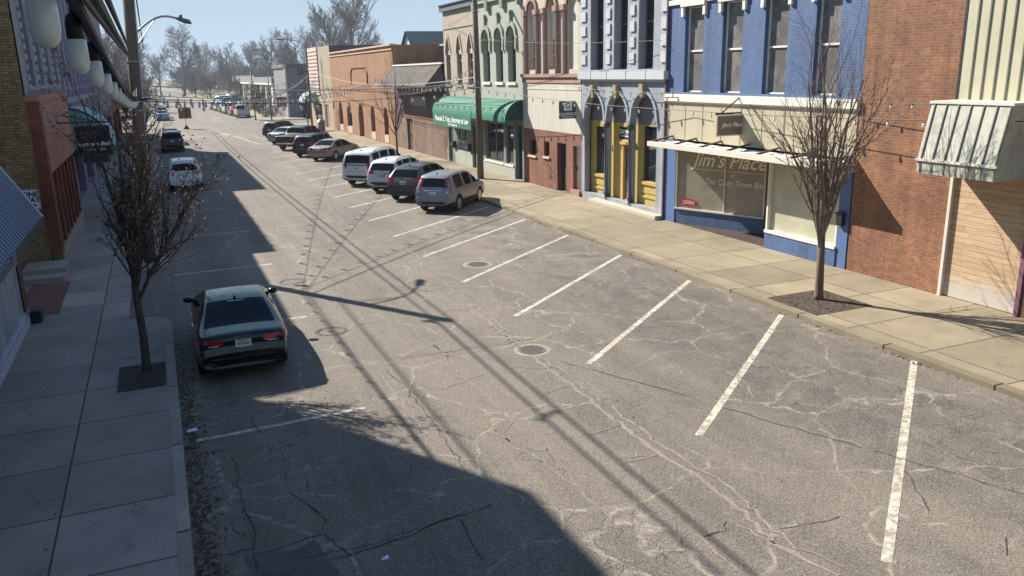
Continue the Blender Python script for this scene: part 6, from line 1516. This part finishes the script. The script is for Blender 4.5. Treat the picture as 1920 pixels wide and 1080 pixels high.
def bulb_meshes(s=1.0):
    a = MB(); a.lathe([(.012*s, 0), (.0215*s, -.004*s), (.0225*s, -.03*s), (.0225*s, -.052*s), (.019*s, -.068*s), (.010*s, -.078*s), (.001*s, -.080*s)], 14)
    c = MB(); c.lathe([(.004*s, .075*s), (.006*s, .055*s), (.013*s, .05*s), (.0175*s, .035*s), (.018*s, 0), (.012*s, -.003*s)], 12)
    if s > 1.45: c.v = [(x*.6, y*.6, z*.55) for x, y, z in c.v]
    return a.mesh('bulb', BULB, True), c.mesh('socket', SOCK, True)
_bm = {}
def string(lb, pts, spacing, s=1.0, r=.008, start=.3, group=None, drop=.09, maxb=95):
    t = thing('string_light', lb, 'string lights', tuple(pts[0]), group)
    w = MB(); w.tube(pts, r, 5); w.build('cable', CABLE, t)
    if s not in _bm: _bm[s] = bulb_meshes(s)
    acc = start; done = 0
    for a, b in zip(pts, pts[1:]):
        L = (b-a).length
        while acc <= L and done < maxb:
            p = a.lerp(b, acc/L)-Vector((0, 0, drop*s)); acc += spacing; done += 1
            o = bpy.data.objects.new('bulb', _bm[s][0]); COL.objects.link(o); o.parent = t; o.location = p-Vector(pts[0])
            q = bpy.data.objects.new('socket', _bm[s][1]); COL.objects.link(q); q.parent = o
        acc -= L
    return t
# near string running from beside the camera to the left pole
P = [Vector((-.17-.0088*y, y, 6.285-.058*y+.00100*y*y)) for y in [-.4+.75*i for i in range(40)]]
P[-1] = LP(5.38)+Vector((.1, -.19, 0))
string('string of large white bulbs sagging from the near building to the left pole', P, .92, 1.35, .007, 2.40, drop=.075)
for i in range(3):
    B_ = LP(5.5)+Vector((-.06+.05*i, -.19, .06*i)); v = ray(150+9*i, -18); A_ = Vector((v[0]/v[1]*3.4, 3.4, CAM_H+v[2]/v[1]*3.4)); A_ = B_+(A_-B_)*1.14
    wire('support_cable', 'twisted support cable above the string of large bulbs', tuple(A_), tuple(B_), .30+.05*i, .012, 40, 'support cables over the bulb string')
for y_ in (15.6, 22.8):
    w = MB(); w.tube([(-.9, y_, 9.52), (-.35, y_+.25, 9.52)], .045, 6); tag(w.build('wire_spacer', CABLE), 'short spacer bar clamped across the overhead wires', 'spacer', 'spacers on the overhead wires')
for i, (a, b, sg, rd) in enumerate((((-.065, -.6, 6.075), LP(6.55)+Vector((-.05, -.18, 0)), .04, .016), ((-.085, -.6, 6.06), LP(6.50)+Vector((-.02, -.18, 0)), .05, .010), ((-.045, -.6, 6.085), LP(6.60)+Vector((.0, -.18, 0)), .03, .010))):
    wire('service_cable', 'thick grey service cable bundle running from overhead to the left pole', a, tuple(b), sg, rd, 40, 'service cable bundle at the left pole', mat('cable_grey', '#4d4c50', .7, .15, 20))
for (y, lb) in ((30.4, 'small loop of spare cable hung on the bulb string near the pole'), (25.0, 'loop of spare cable hung halfway along the bulb string')):
    x = -.145-.0095*y; z = 5.3 if y > 29 else 5.36
    w = MB(); w.tube([(x+.36*math.cos(q*.45), y+.30*math.sin(q*.45), z+.02*math.sin(q)) for q in range(29)], .016, 5); tag(w.build('cable_loop', CABLE), lb, 'cable')
# strings over the street
SL = 'light strings crossing over the street'
pr_ = Vector((16.5, 43.1, 5.05)); pl_ = LP(5.2)+Vector((.16, 0, 0))
def st(lb, a, b, sag, sp=1.0, s=2.0, n=26, g=SL, r=.012, **k): return string(lb, cat_pts(a, b, sag, n), sp, s, r, .5, g, .05, **k)
far_r = Vector((18.2, 15.0, 4.85))
st('light string from the left pole across to the right utility pole', pl_, pr_, .35, 1.0, 2.2)
st('light string along the right facades from the right pole to the blue building', pr_, Vector((18.05, 25.6, 4.35)), .18, .95, 1.7)
st('light string across the blue building toward the brown brick wall', Vector((18.05, 25.6, 4.35)), Vector((17.2, 9.0, 4.75)), .12, 1.15, 1.5)
st('upper light string in front of the brown brick wall', Vector((17.9, 18.0, 4.85)), Vector((17.3, 9.0, 5.12)), .06, .72, 1.1)
st('light string above the arches of the grey building', Vector((18.0, 34.4, 5.15)), Vector((18.0, 26.4, 4.98)), .12, .75, 1.3)
st('light string from the right pole over the low brick building', pr_+Vector((0, 0, .3)), Vector((16.7, 67, 5.6)), .5, 1.0, 2.2)
st('light string dipping across the shingled overhang', Vector((16.75, 66.5, 4.7)), Vector((16.6, 43.4, 6.2)), .7, .55, 2.0)
st('light string from the left pole to the front of the orange building', pl_+Vector((0, 0, .2)), Vector((18.0, 72, 5.2)), .6, 1.2, 2.2)
st('light string from the left pole to the dark corner pole', pl_+Vector((0, 0, .1)), Vector((16.9, 99.4, 6.0)), 1.0, 1.4, 2.4)
st('light string across the street before the crossing', Vector((-.8, 86, 5.6)), Vector((16.9, 99.4, 5.4)), .7, 1.2, 2.4)
st('light string across the street halfway up the block', Vector((-3.6, 60, 5.6)), Vector((18.1, 80, 5.0)), .8, 1.2, 2.2)
wire('span_wire', 'pale span wire from the left pole across the street to the right pole', tuple(LP(5.7)), (16.5, 43.2, 5.35), .28, .022, 24, None, mat('pale_wire', '#a9a9a8', .5, .1))
wire('span_wire', 'pale span wire sagging along the orange building to the right pole', (16.9, 99.4, 6.6), (16.5, 43.2, 5.6), 1.0, .022, 24, None, mat('pale_wire', '#a9a9a8', .5, .1))
wire('service_wire', 'thin service wire from the right pole top to the beige building', (16.55, 43.2, 9.3), (18.2, 52.5, 8.9), .2, .012, 12)
wire('span_wire', 'thin cable along the upper windows of the pink and grey buildings', (16.55, 43.2, 7.6), (18.0, 27.2, 6.9), .15, .010, 16)
# ------------------------------------------------------------------ winter haze: far trees fade to blue grey
hz = bpy.data.materials.new('haze'); hz.use_nodes = True
for nd in list(hz.node_tree.nodes):
    if nd.type == 'BSDF_PRINCIPLED': hz.node_tree.nodes.remove(nd)
pv = hz.node_tree.nodes.new('ShaderNodeVolumePrincipled'); pv.inputs['Color'].default_value = (.80, .88, 1.0, 1); pv.inputs['Density'].default_value = .00032; pv.inputs['Anisotropy'].default_value = .2
hz.node_tree.links.new(pv.outputs[0], [n for n in hz.node_tree.nodes if n.type == 'OUTPUT_MATERIAL'][0].inputs['Volume'])
b = MB(); b.box(-420, 620, -60, 760, -1.2, 34); o = b.build('haze', hz); tag(o, 'thin pale winter haze over the far end of the street', 'haze', None, 'stuff')
for o in _orgs:
    if '_org' in o: del o['_org']
for o in list(bpy.data.objects):
    if '_org' in o: del o['_org']
